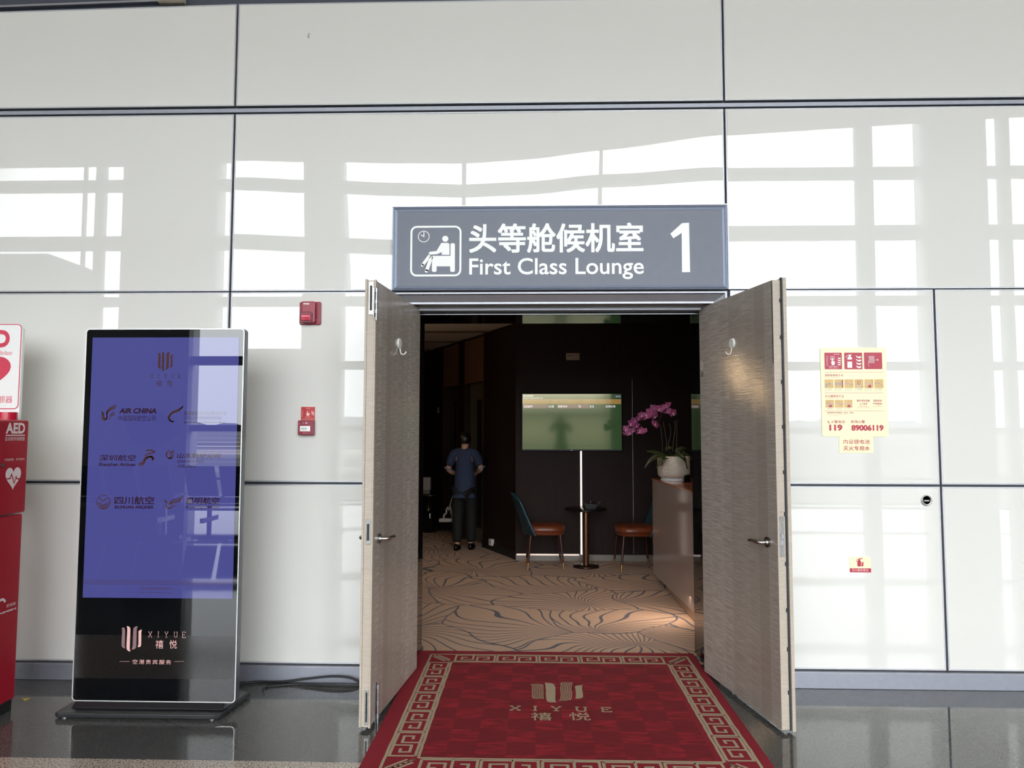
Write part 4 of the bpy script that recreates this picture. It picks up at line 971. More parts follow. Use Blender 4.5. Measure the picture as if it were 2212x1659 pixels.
ox0, ox1, oy0, oy1 = RX0 + 0.100, RX1 - 0.060, RY0 + 0.085, RY1 - 0.085
bw, lw = 0.160, 0.0145
wob = random.Random(5)
def jit(pts, a=0.0016): return [(x + wob.uniform(-a, a), y + wob.uniform(-a, a)) for x, y in pts]
def wavy(p, q, n):
    return jit([(p[0] + (q[0]-p[0])*i/n, p[1] + (q[1]-p[1])*i/n) for i in range(n + 1)], 0.002)
b = B(TR)
for (xa, xb, ya, yb) in ((ox0, ox1, oy0, oy1), (ox0 + bw, ox1 - bw, oy0 + bw, oy1 - bw)):
    for p, q in (((xa, ya), (xb, ya)), ((xb, ya), (xb, yb)), ((xb, yb), (xa, yb)), ((xa, yb), (xa, ya))):
        b.stroke(wavy(p, q, 30), lw)
def key_run(p0, d, n_, L):
    """row of paired square spirals: p0 start on outer line, d along, n_ inward, L length"""
    u = max(1, round(L / 0.28)); ul = L / u
    sx_, sy_ = ul / 15.0, (bw - 0.034) / 7.0
    f = lambda k, x, y: (p0[0] + d[0]*(k*ul + (x + 0.5)*sx_) + n_[0]*(0.017 + y*sy_), p0[1] + d[1]*(k*ul + (x + 0.5)*sx_) + n_[1]*(0.017 + y*sy_))
    for k in range(u):
        A = [(1.6, 1.6), (1.6, 3.4), (4.6, 3.4), (4.6, 0), (0, 0), (0, 7), (6.2, 7), (6.2, 5.2), (2.6, 5.2)]
        A = [(0, 7), (0, 0), (6.2, 0), (6.2, 5), (2.2, 5), (2.2, 2.4), (4.2, 2.4)]
        Bq = [(14 - x, 7 - y) for x, y in A]
        b.stroke(jit([f(k, *p) for p in A]), lw); b.stroke(jit([f(k, *p) for p in Bq]), lw)
        b.stroke(jit([f(k, 0, 7), f(k, 7.8, 7)]), lw); b.stroke(jit([f(k, 14, 0), f(k, 6.2, 0)]), lw)
cl = bw + 0.01
key_run((ox0 + cl, oy1), (1, 0), (0, -1), ox1 - ox0 - 2*cl)
key_run((ox0 + cl, oy0), (1, 0), (0, 1), ox1 - ox0 - 2*cl)
key_run((ox0, oy0 + cl), (0, 1), (1, 0), oy1 - oy0 - 2*cl)
key_run((ox1, oy0 + cl), (0, 1), (-1, 0), oy1 - oy0 - 2*cl)
for cx_, cy_, sxn, syn in ((ox0, oy0, 1, 1), (ox1, oy0, -1, 1), (ox0, oy1, 1, -1), (ox1, oy1, -1, -1)):
    for o in (0.0, 0.032):
        b.stroke(jit([(cx_ + sxn*(0.022 + o), cy_ + syn*0.022), (cx_ + sxn*0.145, cy_ + syn*(0.145 - o))]), lw); b.stroke(jit([(cx_ + sxn*0.022, cy_ + syn*(0.022 + o)), (cx_ + sxn*(0.145 - o), cy_ + syn*0.145)]), lw)
mesh('key_border', b, M_gold, rug)
K = crop(1100, 1440, 8.508, Z=0.013); kr = lambda x, y: (K(x, y).x, K(x, y).y)
b = B(TR)
for pts in (((650, 298), (700, 296), (780, 306), (826, 326), (848, 380), (850, 480), (846, 560), (850, 640), (882, 644), (850, 656), (760, 656), (700, 640), (684, 610), (672, 520), (674, 430), (662, 320)),
            ((1356, 336), (1300, 340), (1230, 350), (1206, 368), (1222, 440), (1226, 520), (1222, 572), (1218, 586), (1290, 586), (1340, 572), (1358, 552), (1350, 480), (1338, 400), (1340, 352))):
    b.flat([kr(*p) for p in pts])
def lines(x0, x1, y0, y1, n, lean):
    for k in range(n):
        t = k / (n - 1); x = x0 + (x1 - x0) * t
        pts = [(x - lean, y0 + 6 * (1-t)), (x + 4, y0 + 30), (x - 4 + lean*0.3, y0 + (y1-y0)*0.35), (x + 8, y0 + (y1-y0)*0.6), (x, y0 + (y1-y0)*0.85), (x + lean, y1 - 4)]
        b.stroke([kr(*p) for p in pts], 0.0052)
lines(424, 616, 324, 582, 7, 14); lines(952, 1138, 296, 616, 7, -16)
for seg_ in (((390, 330), (460, 318), (560, 324), (616, 350)), ((430, 560), (480, 586), (560, 580), (640, 584)), ((930, 318), (980, 290), (1080, 290), (1166, 294)), ((904, 622), (980, 624), (1090, 610), (1148, 572))):
    b.stroke([kr(*p) for p in seg_], 0.006)
mesh('emblem', b, M_gold, rug)
b = B(TR)
u, v = kr(110, 800), kr(110, 722)
for ch_, xm, wm in zip('XIYUE', (110, 476, 862, 1318, 1770), (208, 190, 200, 216, 190)):
    xc = kr(xm, 762)[0]; ww = kr(xm + wm/2, 762)[0] - kr(xm - wm/2, 762)[0]; dz = 0 if xm < 1200 else -0.006
    serif(b, ch_, [xc], ww, u[1] + dz, v[1] + dz, 0.011)
mesh('lettering', b, M_gold, rug); b = B(TR)
for ch_, xa, xb in (('禧', 400, 778), ('悦', 1108, 1476)): p, q = kr(xa, 984), kr(xb, 846); b.text(ch_, p[0], q[0], p[1], q[1], bold=0.012)
mesh('lettering', b, M_gold, rug)
# ------------------------------------------------------------------ lounge shell
M_wood = mat('lounge_dark_veneer', (34, 20, 15), 0.6, ior=1.28, vary=0.12, scale=6, stretch=(4, 4, 0.4))
M_wood2 = mat('lounge_brown_veneer', (108, 80, 66), 0.55, ior=1.3, vary=0.12, scale=6, stretch=(4, 4, 0.4))
M_lceil = mat('lounge_ceiling', (196, 192, 190), 0.7, vary=0.02)
g = NT('lounge_carpet', 0.95)
raw_co = g.coords((0.92, 1.25, 1), (0, 0, math.radians(3)))
wn2 = g.n('TexNoise', Scale=1.6, Detail=0.0); g.l(raw_co, wn2.inputs['Vector'])
vm = g.n('VectorMath', operation='MULTIPLY_ADD'); g.l(wn2.outputs['Color'], vm.inputs[0]); vm.inputs[1].default_value = (0.55, 0.55, 0); g.l(raw_co, vm.inputs[2])
base_co = vm.outputs[0]
vo = g.n('TexVoronoi', Scale=1.05, Randomness=0.85); vo.voronoi_dimensions = '2D'; g.l(base_co, vo.inputs['Vector'])
ve_ = g.n('TexVoronoi', Scale=1.05, Randomness=0.85); ve_.voronoi_dimensions = '2D'; ve_.feature = 'DISTANCE_TO_EDGE'; g.l(base_co, ve_.inputs['Vector'])
sv = g.n('SeparateXYZ'); g.l(base_co, sv.inputs[0]); sc_ = g.n('SeparateXYZ'); g.l(vo.outputs['Position'], sc_.inputs[0]); scol = g.n('SeparateColor'); g.l(vo.outputs['Color'], scol.inputs[0])
dx = g.math('SUBTRACT', sv.outputs[0], g.math('ADD', sc_.outputs[0], g.math('MULTIPLY', g.math('SUBTRACT', scol.outputs[0], 0.5), 0.7)))
dy = g.math('SUBTRACT', sv.outputs[1], g.math('ADD', sc_.outputs[1], g.math('MULTIPLY', g.math('SUBTRACT', scol.outputs[1], 0.62), 0.75)))
ang = g.math('ARCTAN2', dy, dx); rad = g.math('SQRT', g.math('ADD', g.math('MULTIPLY', dx, dx), g.math('MULTIPLY', dy, dy)))
swirl = g.math('ADD', ang, g.math('MULTIPLY', rad, g.math('MULTIPLY', g.math('SUBTRACT', scol.outputs[2], 0.5), 0.9)))
ray = g.math('ABSOLUTE', g.math('SINE', g.math('MULTIPLY', swirl, 17.0)))
wid = g.math('ADD', 0.16, g.math('MULTIPLY', rad, 0.05))
ray_l = g.math('LESS_THAN', g.math('MULTIPLY', ray, g.math('ADD', rad, 0.22)), g.math('MULTIPLY', wid, 1.0))
bord = g.math('LESS_THAN', ve_.outputs[0], 0.0085)
fz = g.n('TexNoise', Scale=260.0, Detail=3.0); g.l(g.coords(), fz.inputs['Vector'])
fib = g.ramp(fz.outputs[0], (0.3, rgb((180, 148, 127))), (0.7, rgb((208, 178, 155))))
lnc = g.ramp(fz.outputs[0], (0.3, rgb((66, 74, 90))), (0.7, rgb((88, 96, 112))))
g.l(g.mix(g.math('MULTIPLY', g.math('MAXIMUM', ray_l, bord), 0.9), fib, lnc), g.p.inputs['Base Color']); g.bump(fz.outputs[0], 0.4, 0.003)
b = B(); b.box(-6, 5, 5.0, 14.5, -0.1, 0.0); mesh('floor_lounge', b, g.m, kind='structure')
b = B(); b.box(-6, 5, 5.0, 14.5, 2.9, 3.0); mesh('ceiling_lounge', b, M_lceil, kind='structure')
b = B()
for k in range(3): b.box(-6, -0.5, 9.6 + 1.1*k, 9.72 + 1.1*k, 2.885, 2.9)
mesh('trim_6', b, mat('ceiling_groove', (96, 88, 82), 0.7), kind='structure')
b = B(); b.box(-6.1, -6, 5.2, 14.5, 0, 3); b.box(-6, 5, 14.5, 14.6, 0, 3); mesh('wall_lounge_left', b, M_wood, kind='structure')
b = B(); b.box(2.9, 3.0, 5.2, 9.0, 0, 3); mesh('wall_lounge_right', b, M_wood, kind='structure')
YT = 8.84
b = B(); b.box(-0.21, 3.0, YT, YT + 0.12, 0, 2.9); mesh('wall_lounge_back', b, M_wood, kind='structure', loc=(0, 0, 0))
xs_ = at(1367, 1000, Y=YT).x
b = B(); b.box(xs_ - 0.004, xs_ + 0.004, YT - 0.003, YT + 0.002, 0.09, 2.2); mesh('trim_7', b, M_steel, kind='structure')
b = B(); b.box(-0.205, 3.0, YT - 0.014, YT, 0, 0.075); mesh('baseboard_back', b, mat('lounge_skirting', (132, 124, 118), 0.35, 0.3), kind='structure')
# diagonal wall with two door recesses
A0 = Vector((-0.21, 8.90, 0)); dv = Vector((-0.449, 0.909, 0)).normalized(); nv_ = Vector((-dv.y, dv.x, 0)) * -1   # towards the room behind
TD = Matrix(((dv.x, nv_.x, 0, A0.x), (dv.y, nv_.y, 0, A0.y), (0, 0, 1, 0), (0, 0, 0, 1)))
def on_diag(px):
    d = CM @ Vector(((px - 1106) / FPX, 0.0, 1)); n = Vector((nv_.x, nv_.y)); t = Vector((A0.x, A0.y)).dot(n) / Vector((d.x, d.y)).dot(n)
    return (Vector((d.x*t, d.y*t, 0)) - A0).dot(dv)
sA, sB, sC, sD = on_diag(1045), on_diag(1003), on_diag(990), on_diag(957)
ZL = 2.24
for s0, s1, v0, z0 in ((0, sA, 0, 0), (sB, sC, 0, 0), (sD, sD + 4.2, 0, 0), (sA, sB, 0.03, ZL), (sC, sD, 0.03, ZL)):
    b = B(TD); b.box(s0, s1, v0, 0.12, z0, 2.9); flip_check(mesh('wall_lounge_diagonal', b, M_wood, kind='structure'))
b = B(TD); b.box(sA + 0.01, sB - 0.01, 0.0, 0.03, ZL, 2.86); b.box(sC + 0.01, sD - 0.01, 0.0, 0.03, ZL, 2.86); flip_check(mesh('trim_8', b, M_wood2, kind='structure'))
b = B(TD); b.box(0, sA, -0.012, 0, 0, 0.10); b.box(sD, sD + 4.2, -0.012, 0, 0, 0.10); flip_check(mesh('baseboard_diagonal', b, M_blackm, kind='structure'))
b = B(TD); b.box(sA, sA + 0.20, 0.06, 0.10, 0, ZL); b.box(sC, sC + 0.16, 0.06, 0.10, 0, ZL); flip_check(mesh('trim_9', b, mat('bronze_jamb', (120, 88, 48), 0.35, 0.4), kind='structure'))
for nm, s0, s1, c in (('door_3', sA, sB, (92, 86, 80)), ('door_4', sC, sD, (60, 58, 62))):
    b = B(TD); b.box(s0, s1, 0.10, 0.14, 0.0, ZL); dr = flip_check(mesh(nm, b, mat(nm + '_leaf', c, 0.3), kind='structure'))
    b = B(TD); b.box(s0 + 0.30, s1 - 0.30, 0.085, 0.102, 0.2, 2.0); flip_check(mesh('door_panel', b, M_blackm, dr))
def plate(name, T, s, z, w, h, d, m, label, cat):
    r0 = empty(name, T @ Vector((s, 0, z - h/2)), label, cat); b = B(T); b.box(s - w/2, s + w/2, -d, 0, z - h/2, z + h/2); flip_check(mesh('cover_plate', b, m, r0, bevel=0.003)); return r0
M_plate = mat('plate_grey', (176, 164, 154), 0.4)
def zdiag(px, py, s): p = TD @ Vector((s, 0, 0)); return at(px, py, Y=p.y).z
s = on_diag(947) if True else 0
sw = plate('light_switch', TD, s, zdiag(947, 886, s), 0.086, 0.086, 0.008, M_plate, 'light switch plate on the dark wall left of the door recesses', 'switch')
b = B(TD); b.box(s - 0.02, s + 0.02, -0.011, -0.007, zdiag(947, 886, s) - 0.03, zdiag(947, 886, s) + 0.03); flip_check(mesh('rocker', b, mat('rocker_dark', (96, 90, 86), 0.4), sw))
s = on_diag(1066); so = plate('wall_socket', TD, s, zdiag(1066, 1171, s), 0.082, 0.082, 0.045, mat('socket_white', (206, 196, 190), 0.4), 'white surface socket box low on the wall by the skirting', 'socket')
b = B(TD); zz = zdiag(1066, 1171, s)
for o in (-0.012, 0.012): b.box(s + o - 0.002, s + o + 0.002, -0.0465, -0.044, zz - 0.008, zz + 0.008)
mesh('socket_slot', b, M_blackm, so)
TT = TY(YT)
for px, lab in ((1230, 'left of the paired outlet plates high above the television'), (1244.5, 'right of the paired outlet plates high above the television')):
    p = at(px, 770.5, Y=YT); o = plate('outlet_plate', TT, p.x, p.z, 0.082, 0.086, 0.009, M_plate, lab, 'outlet')
    b = B(TT)
    if px < 1235: b.box(p.x - 0.022, p.x + 0.022, -0.0105, -0.008, p.z + 0.006, p.z + 0.016)
    else:
        for q in (-0.012, 0.012): b.cyl((p.x + q, -0.0105, p.z + 0.022), (p.x + q, -0.0085, p.z + 0.022), 0.004, n=10)
    mesh('socket_slot', b, MATS['rocker_dark'], o)
# light lines in the wall
M_led = mat('led_line', (255, 244, 230), 0.4, emit=(255, 240, 226), estr=1.15)
xl = at(1255.5, 1080, Y=YT).x
b = B(); b.box(xl - 0.0105, xl + 0.0105, YT - 0.006, YT + 0.001, 0.03, 1.40); mesh('wall_light_line', b, M_led, loc=(xl, YT, 0.03), label='thin vertical lit strip on the dark wall below the television', cat='lamp')
b = B(); x0, z0 = at(1116, 1199.5, Y=YT).x, at(1180, 1199.5, Y=YT).z; x1 = at(1251, 1198, Y=YT).x
b.box(x0, x1, YT - 0.018, YT - 0.0135, z0, z0 + 0.020); mesh('floor_light_line', b, mat('led_line_low', (235, 215, 200), 0.4, emit=(255, 236, 222), estr=0.5), loc=(x0, YT, z0), label='thin horizontal lit strip along the skirting behind the left chair', cat='lamp')
# pendant globes further left in the lounge (mirrored in the right door leaf)
for k, (x, y, z, r_, lab) in enumerate(((-1.95, 8.25, 2.30, 0.075, 'nearer pendant globe lamp in the lounge'), (-2.10, 8.05, 2.08, 0.06, 'lower pendant globe lamp in the lounge'))):
    pl_ = empty('pendant_lamp', (x, y, 2.9), lab + ', seen as a glow on the right door leaf', 'lamp')
    b = B(); b.ball((x, y, z), r_, 20, 12); mesh('globe', b, mat('globe_glow', (255, 220, 170), 0.4, emit=(255, 214, 160), estr=30), pl_)
    b = B(); b.cyl((x, y, z + r_ * 0.95), (x, y, 2.9), 0.004, n=8); b.cyl((x, y, 2.88), (x, y, 2.9), 0.05, n=20); mesh('cord', b, M_blackm, pl_)

# ------------------------------------------------------------------ television
tp, tq = at(1127, 974, Y=8.75), at(1343, 850, Y=8.75)
cx, cz = (tp.x + tq.x) / 2, (tp.z + tq.z) / 2
TT = Matrix.Translation((cx, 8.75, cz)) @ Matrix.Rotation(math.radians(-1.8), 4, 'Z') @ Matrix.Rotation(math.radians(0.9), 4, 'X')
hw, hh = (tq.x - tp.x) / 2, (tq.z - tp.z) / 2
tv = empty('television', (cx, YT, tp.z), 'wall mounted television showing a green flight departure board', 'television')
b = B(TT); b.box(-hw, hw, 0.0, 0.040, -hh, hh); flip_check(mesh('bezel', b, M_blackm, tv, bevel=0.004))
sb_, st_ = -hh + 0.020, hh - 0.007
def tvs(x, y):         # crop pixels of the television -> local screen coordinates
    return (-hw + 2*hw * (x - 155) / 1895.0, hh - 2*hh * (y - 85) / 1095.0)
def tvmat(n, c, e, s):
    m = mat(n, c, 0.07, ior=1.8, vary=0.0, emit=e, estr=s); m.node_tree.nodes['Principled BSDF'].inputs['Specular Tint'].default_value = (1.0, 0.88, 0.58, 1); return m
b = B(TT); b.box(-hw + 0.008, hw - 0.008, -0.0008, 0.002, sb_, st_)
sc = mesh('screen', b, tvmat('tv_green', (6, 10, 6), (58, 84, 52), 0.6), tv)
def band(name, x0, x1, y0, y1, m, par=sc, d=-0.0014):
    u, v = tvs(x0, y1), tvs(x1, y0); b = B(TT); b.box(u[0], v[0], d, -0.0005, u[1], v[1]); return mesh(name, b, m, par)
band('header_band', 170, 2032, 196, 288, tvmat('tv_amber', (10, 8, 4), (150, 118, 62), 0.9))
M_row = tvmat('tv_row', (10, 8, 8), (124, 100, 92), 0.9)
band('row_band', 180, 642, 296, 368, M_row); band('row_band', 832, 1434, 296, 368, M_row)
band('toolbar', 1930, 2030, 122, 166, tvmat('tv_slate', (6, 6, 8), (64, 74, 92), 0.9))
M_tvw = tvmat('tv_text', (20, 20, 20), (240, 236, 240), 0.95)
def tt(b, t, x0, x1, y0, y1, **kw): u, v = tvs(x0, y1), tvs(x1, y0); b.text(t, u[0], v[0], u[1], v[1], **kw)
b = B(TT @ TY(-0.002))
tt(b, '国内出港进港', 186, 372, 114, 148); tt(b, 'Domestic Departure/Arrival', 184, 548, 160, 190)
for t, x0, x1 in (('CA2674', 196, 358), ('13:35', 658, 768), ('成都天府', 840, 1018), ('T2', 1226, 1276), ('212', 1442, 1520), ('出港正常', 1744, 1924)): tt(b, t, x0, x1, 312, 354, bold=0.02)
for x in (1950, 2000): tt(b, '□', x - 14, x + 14, 132, 156)
mesh('screen_text', b, M_tvw, sc)
b = B(TT @ TY(-0.0022))
for t, e, x0, x1 in (('航班', 'Flight', 196, 250), ('计划', 'STD', 660, 712), ('目的地/经停地', 'Destination', 840, 1030), ('航站楼', 'Terminal', 1226, 1312), ('登机口/行李转盘', 'Gate/Carousel', 1446, 1636), ('状态', 'Status', 1746, 1800)):
    tt(b, t, x0, x1, 212, 236); tt(b, e, x0, x0 + (x1-x0)*0.85 + 24, 256, 278)
mesh('header_text', b, tvmat('tv_brown_text', (8, 6, 4), (108, 80, 40), 0.9), sc)
b = B(TT @ TY(-0.0006)); u, v = tvs(1080, 1198), tvs(1118, 1186); b.box(u[0], v[0], -0.002, 0, hh*-1 + 0.006, hh*-1 + 0.012); mesh('maker_badge', b, M_alugrey, tv)
b = B(TT); b.box(-0.2, 0.2, 0.035, 0.052, -0.2, 0.2); mesh('wall_bracket', b, M_blackm, tv)

# ------------------------------------------------------------------ table, caddy, chairs
tx_, ty_ = 0.612, 8.45
ta_ = empty('side_table', (tx_, ty_, 0), 'small round dark pedestal table between the two chairs', 'table')
M_br = mat('bronze_metal', (120, 84, 64), 0.3, 0.9); M_tt = mat('table_black', (14, 11, 11), 0.18)
b = B(); b.lathe([(0.0, 0.0), (0.150, 0.0), (0.152, 0.012), (0.146, 0.026), (0.05, 0.030), (0.0, 0.030)], (tx_, ty_, 0), 48); mesh('base', b, mat('base_bronze', (66, 48, 40), 0.25, 0.7), ta_)
b = B(); b.cyl((tx_, ty_, 0.028), (tx_, ty_, 0.645), 0.037, n=28); mesh('column', b, M_br, ta_)
b = B(); b.lathe([(0.0, 0.632), (0.10, 0.634), (0.225, 0.648), (0.243, 0.656), (0.245, 0.664), (0.238, 0.670), (0.0, 0.670)], (tx_, ty_, 0), 56); mesh('tabletop', b, M_tt, ta_)
ca = empty('tray_caddy', (tx_ + 0.06, ty_ - 0.03, 0.671), 'black open caddy standing on the round pedestal table', 'caddy')
qx, qy, qz = tx_ + 0.055, ty_ - 0.04, 0.6705
b = B(); b.hexa([(qx - 0.055, qy - 0.05, qz), (qx + 0.055, qy - 0.05, qz), (qx + 0.055, qy + 0.05, qz), (qx - 0.055, qy + 0.05, qz)], [(qx - 0.085, qy - 0.06, qz + 0.065), (qx + 0.075, qy - 0.06, qz + 0.050), (qx + 0.075, qy + 0.06, qz + 0.06), (qx - 0.085, qy + 0.06, qz + 0.075)]); flip_check(mesh('box', b, M_blackm, ca, bevel=0.003))
b = B(); b.hexa([(qx + 0.06, qy - 0.02, qz + 0.04), (qx + 0.075, qy - 0.02, qz + 0.04), (qx + 0.075, qy + 0.02, qz + 0.04), (qx + 0.06, qy + 0.02, qz + 0.04)], [(qx + 0.10, qy - 0.02, qz + 0.085), (qx + 0.115, qy - 0.02, qz + 0.088), (qx + 0.115, qy + 0.02, qz + 0.088), (qx + 0.10, qy + 0.02, qz + 0.085)]); flip_check(mesh('flap', b, M_blackm, ca))
b = B(); b.cyl((qx - 0.005, qy - 0.052, qz + 0.05), (qx - 0.005, qy - 0.062, qz + 0.082), 0.006, n=10); b.ball((qx - 0.005, qy - 0.062, qz + 0.084), 0.007, 10, 8); mesh('knob', b, M_steel, ca)

M_leather = mat('caramel_leather', (112, 52, 28), 0.32, vary=0.10, scale=8, bump=0.15, bscale=120)
M_teal = mat('teal_leather', (15, 44, 54), 0.35, vary=0.08)
M_legs = mat('dark_wood_leg', (62, 30, 22), 0.3); M_brass = mat('brass_cap', (214, 170, 120), 0.25, 0.9)
def chair(loc, rz, label):
    T = Matrix.Translation(loc) @ Matrix.Rotation(rz, 4, 'Z')
    r0 = empty('lounge_chair', loc, label, 'chair', 'lounge chairs at the round table')
    def seat_ring(k, z, n=36):
        return [(0.02 + 0.225*k*math.copysign(abs(math.cos(a))**0.6, math.cos(a)), 0.225*k*math.copysign(abs(math.sin(a))**0.6, math.sin(a)), z) for a in [2*math.pi*i/n for i in range(n)]]
    def stack(rings, m, name):
        b = B(T); n = len(rings[0]); vs = sum(rings, [])
        b.add(vs, [(i*n + j, i*n + (j+1) % n, (i+1)*n + (j+1) % n, (i+1)*n + j) for i in range(len(rings)-1) for j in range(n)], True); b.add(rings[0], [tuple(range(n))[::-1]], True); b.add(rings[-1], [tuple(range(n))], True)
        return mesh(name, b, m, r0)
    stack([seat_ring(0.90, 0.385), seat_ring(0.965, 0.392), seat_ring(0.965, 0.412)], M_leather, 'seat_frame')
    stack([seat_ring(0.95, 0.412), seat_ring(1.0, 0.420), seat_ring(1.03, 0.445), seat_ring(1.0, 0.470), seat_ring(0.93, 0.485), seat_ring(0.75, 0.493), seat_ring(0.3, 0.497)], M_leather, 'seat')
    nu, nv2 = 18, 14; front, back = [], []
    for j in range(nv2 + 1):
        v = j / nv2; zz = 0.385 + 0.455 * v; half = 0.225 * (1 - 0.10*v) * (1 - 0.9*max(0, (v - 0.86)/0.14)**2 * 0.35)
        for i in range(nu + 1):
            u = 2*i/nu - 1; wrap = 0.105*u*u*(1 - 0.55*v); drop = 0.035*max(0, v - 0.8)/0.2*u*u
            x = -0.195 - 0.115*v - 0.03*v*v + wrap; y = half * u
            front.append((x, y, zz - drop)); back.append((x - 0.034*(1 - 0.5*abs(u)**3) - 0.01*math.sin(v*math.pi), y*1.04, zz - drop + 0.004*v))
    k = nu + 1; quad = [(j*k + i, j*k + i + 1, (j+1)*k + i + 1, (j+1)*k + i) for j in range(nv2) for i in range(nu)]
    b = B(T); n = len(front); b.add(front + back, quad + [tuple(n + q for q in f[::-1]) for f in quad] + [(i, n+i, n+i+1, i+1) for i in range(nu)] + [(nv2*k+i, nv2*k+i+1, n+nv2*k+i+1, n+nv2*k+i) for i in range(nu)] + [(j*k, (j+1)*k, n+(j+1)*k, n+j*k) for j in range(nv2)] + [(j*k+nu, n+j*k+nu, n+(j+1)*k+nu, (j+1)*k+nu) for j in range(nv2)], True)
    bk = flip_check(mesh('backrest', b, M_teal, r0))
    b = B(T); e = [Vector(back[j*k]) + Vector((0.012, -0.006, 0)) for j in range(nv2 + 1)] + [Vector(back[nv2*k + i]) + Vector((0.012, 0, 0.003)) for i in range(1, nu)] + [Vector(back[j*k + nu]) + Vector((0.012, 0.006, 0)) for j in range(nv2, -1, -1)]
    b.tube(e, 0.005, 8); mesh('piping', b, mat('teal_piping', (40, 84, 98), 0.3), bk)
    for sx_, sy_ in ((1, 1), (1, -1), (-1, 1), (-1, -1)):
        t0 = Vector((0.02 + 0.165*sx_, 0.165*sy_, 0.40)); t1 = Vector((0.02 + 0.205*sx_, 0.195*sy_, 0.0)); m_ = t0.lerp(t1, 0.80)
        b = B(T); b.cyl(t0, m_, 0.015, 0.0115, 16); lg = mesh('leg', b, M_legs, r0)
        b = B(T); b.cyl(m_, t1, 0.0118, 0.009, 16); mesh('leg_cap', b, M_brass, lg)
    return r0
chair((0.115, 8.44, 0.0), math.radians(3), 'teal backed chair with caramel leather seat to the left of the table')
chair((1.185, 8.38, 0.0), math.radians(186), 'teal backed chair with caramel leather seat partly behind the counter')

# ------------------------------------------------------------------ reception counter and what stands on it
ctr = empty('reception_counter', (1.45, 6.3, 0), 'greige glossy reception counter with a lit plinth right of the lounge', 'counter')
ang = math.radians(2.2)
TC = Matrix.Translation((1.252, 7.66, 0)) @ Matrix.Rotation(-math.pi/2 + ang, 4, 'Z')       # local x runs along the front towards the camera, local y into the body... 
TC = Matrix(((math.sin(ang), math.cos(ang), 0, 1.252), (-math.cos(ang), math.sin(ang), 0, 7.66), (0, 0, 1, 0), (0, 0, 0, 1)))
LC = 2.05
M_ctr = mat('counter_greige', (160, 144, 137), 0.10, ior=1.5, vary=0.03, scale=3)
b = B(TC); b.box(0, LC, 0, 0.030, 0.085, 1.055); flip_check(mesh('front_panel', b, M_ctr, ctr, bevel=0.002))
b = B(TC); b.box(0.004, LC, 0.030, 0.55, 0.085, 1.035); flip_check(mesh('body', b, M_ctr, ctr))
b = B(TC); b.box(-0.004, LC, -0.006, 0.57, 1.055, 1.070); flip_check(mesh('countertop', b, mat('counter_top_wood', (176, 112, 80), 0.12, vary=0.1, scale=5, stretch=(8, 1, 1)), ctr, bevel=0.002))
b = B(); b.box(1.325, 1.85, 5.62, 7.36, 0.0, 0.09); mesh('plinth', b, mat('plinth_tan', (176, 146, 122), 0.4), ctr)
for k in (0.12,): b = B(TC); b.box(0.30, 0.32, 0.045, 0.06, 0, 0.09); flip_check(mesh('support_foot', b, M_blackm, ctr))

px_, py_, pz = 1.408, 7.30, 1.0705
orch = empty('potted_orchid', (px_, py_, pz), 'pink orchid arching out of a patterned white pot on the counter', 'plant')
g = NT('pot_lattice', 0.22, 1.5)
s_ = g.n('SeparateXYZ'); g.l(g.coords(), s_.inputs[0])
an = g.math('MULTIPLY', g.math('ARCTAN2', s_.outputs[1], s_.outputs[0]), 12.7)
zz = g.math('MULTIPLY', s_.outputs[2], 150.0)
la = g.math('MULTIPLY', g.math('ABSOLUTE', g.math('SINE', g.math('ADD', an, zz))), g.math('ABSOLUTE', g.math('SINE', g.math('SUBTRACT', an, zz))))
g.l(g.ramp(la, (0.0, rgb((176, 166, 152))), (0.35, rgb((214, 206, 192)))), g.p.inputs['Base Color']); g.bump(la, 0.9, 0.004)
b = B(); b.lathe([(0.0, 0.028), (0.118, 0.028), (0.138, 0.036), (0.157, 0.058), (0.160, 0.085), (0.160, 0.235), (0.157, 0.243), (0.150, 0.243), (0.147, 0.225), (0.0, 0.222)], (px_, py_, pz), 56); mesh('pot', b, g.m, orch)
b = B(); b.lathe([(0.0, 0.0), (0.128, 0.0), (0.130, 0.006), (0.126, 0.024), (0.118, 0.030), (0.0, 0.030)], (px_, py_, pz), 48); mesh('saucer', b, mat('saucer_white', (206, 208, 206), 0.25), orch)
b = B(); b.lathe([(0.0, 0.0), (0.12, 0.0), (0.145, -0.006)], (px_, py_, pz + 0.232), 32); mesh('soil', b, mat('soil_bark', (40, 30, 22), 0.9, vary=0.4, scale=60, bump=0.8, bscale=60), orch)
K = crop(1300, 840, 7.542, Y=py_); ko = lambda x, y, dy=0.0: Vector((K(x, y).x, py_ + dy, K(x, y).z))
M_leaf = mat('orchid_leaf', (46, 56, 28), 0.35, vary=0.25, scale=14)
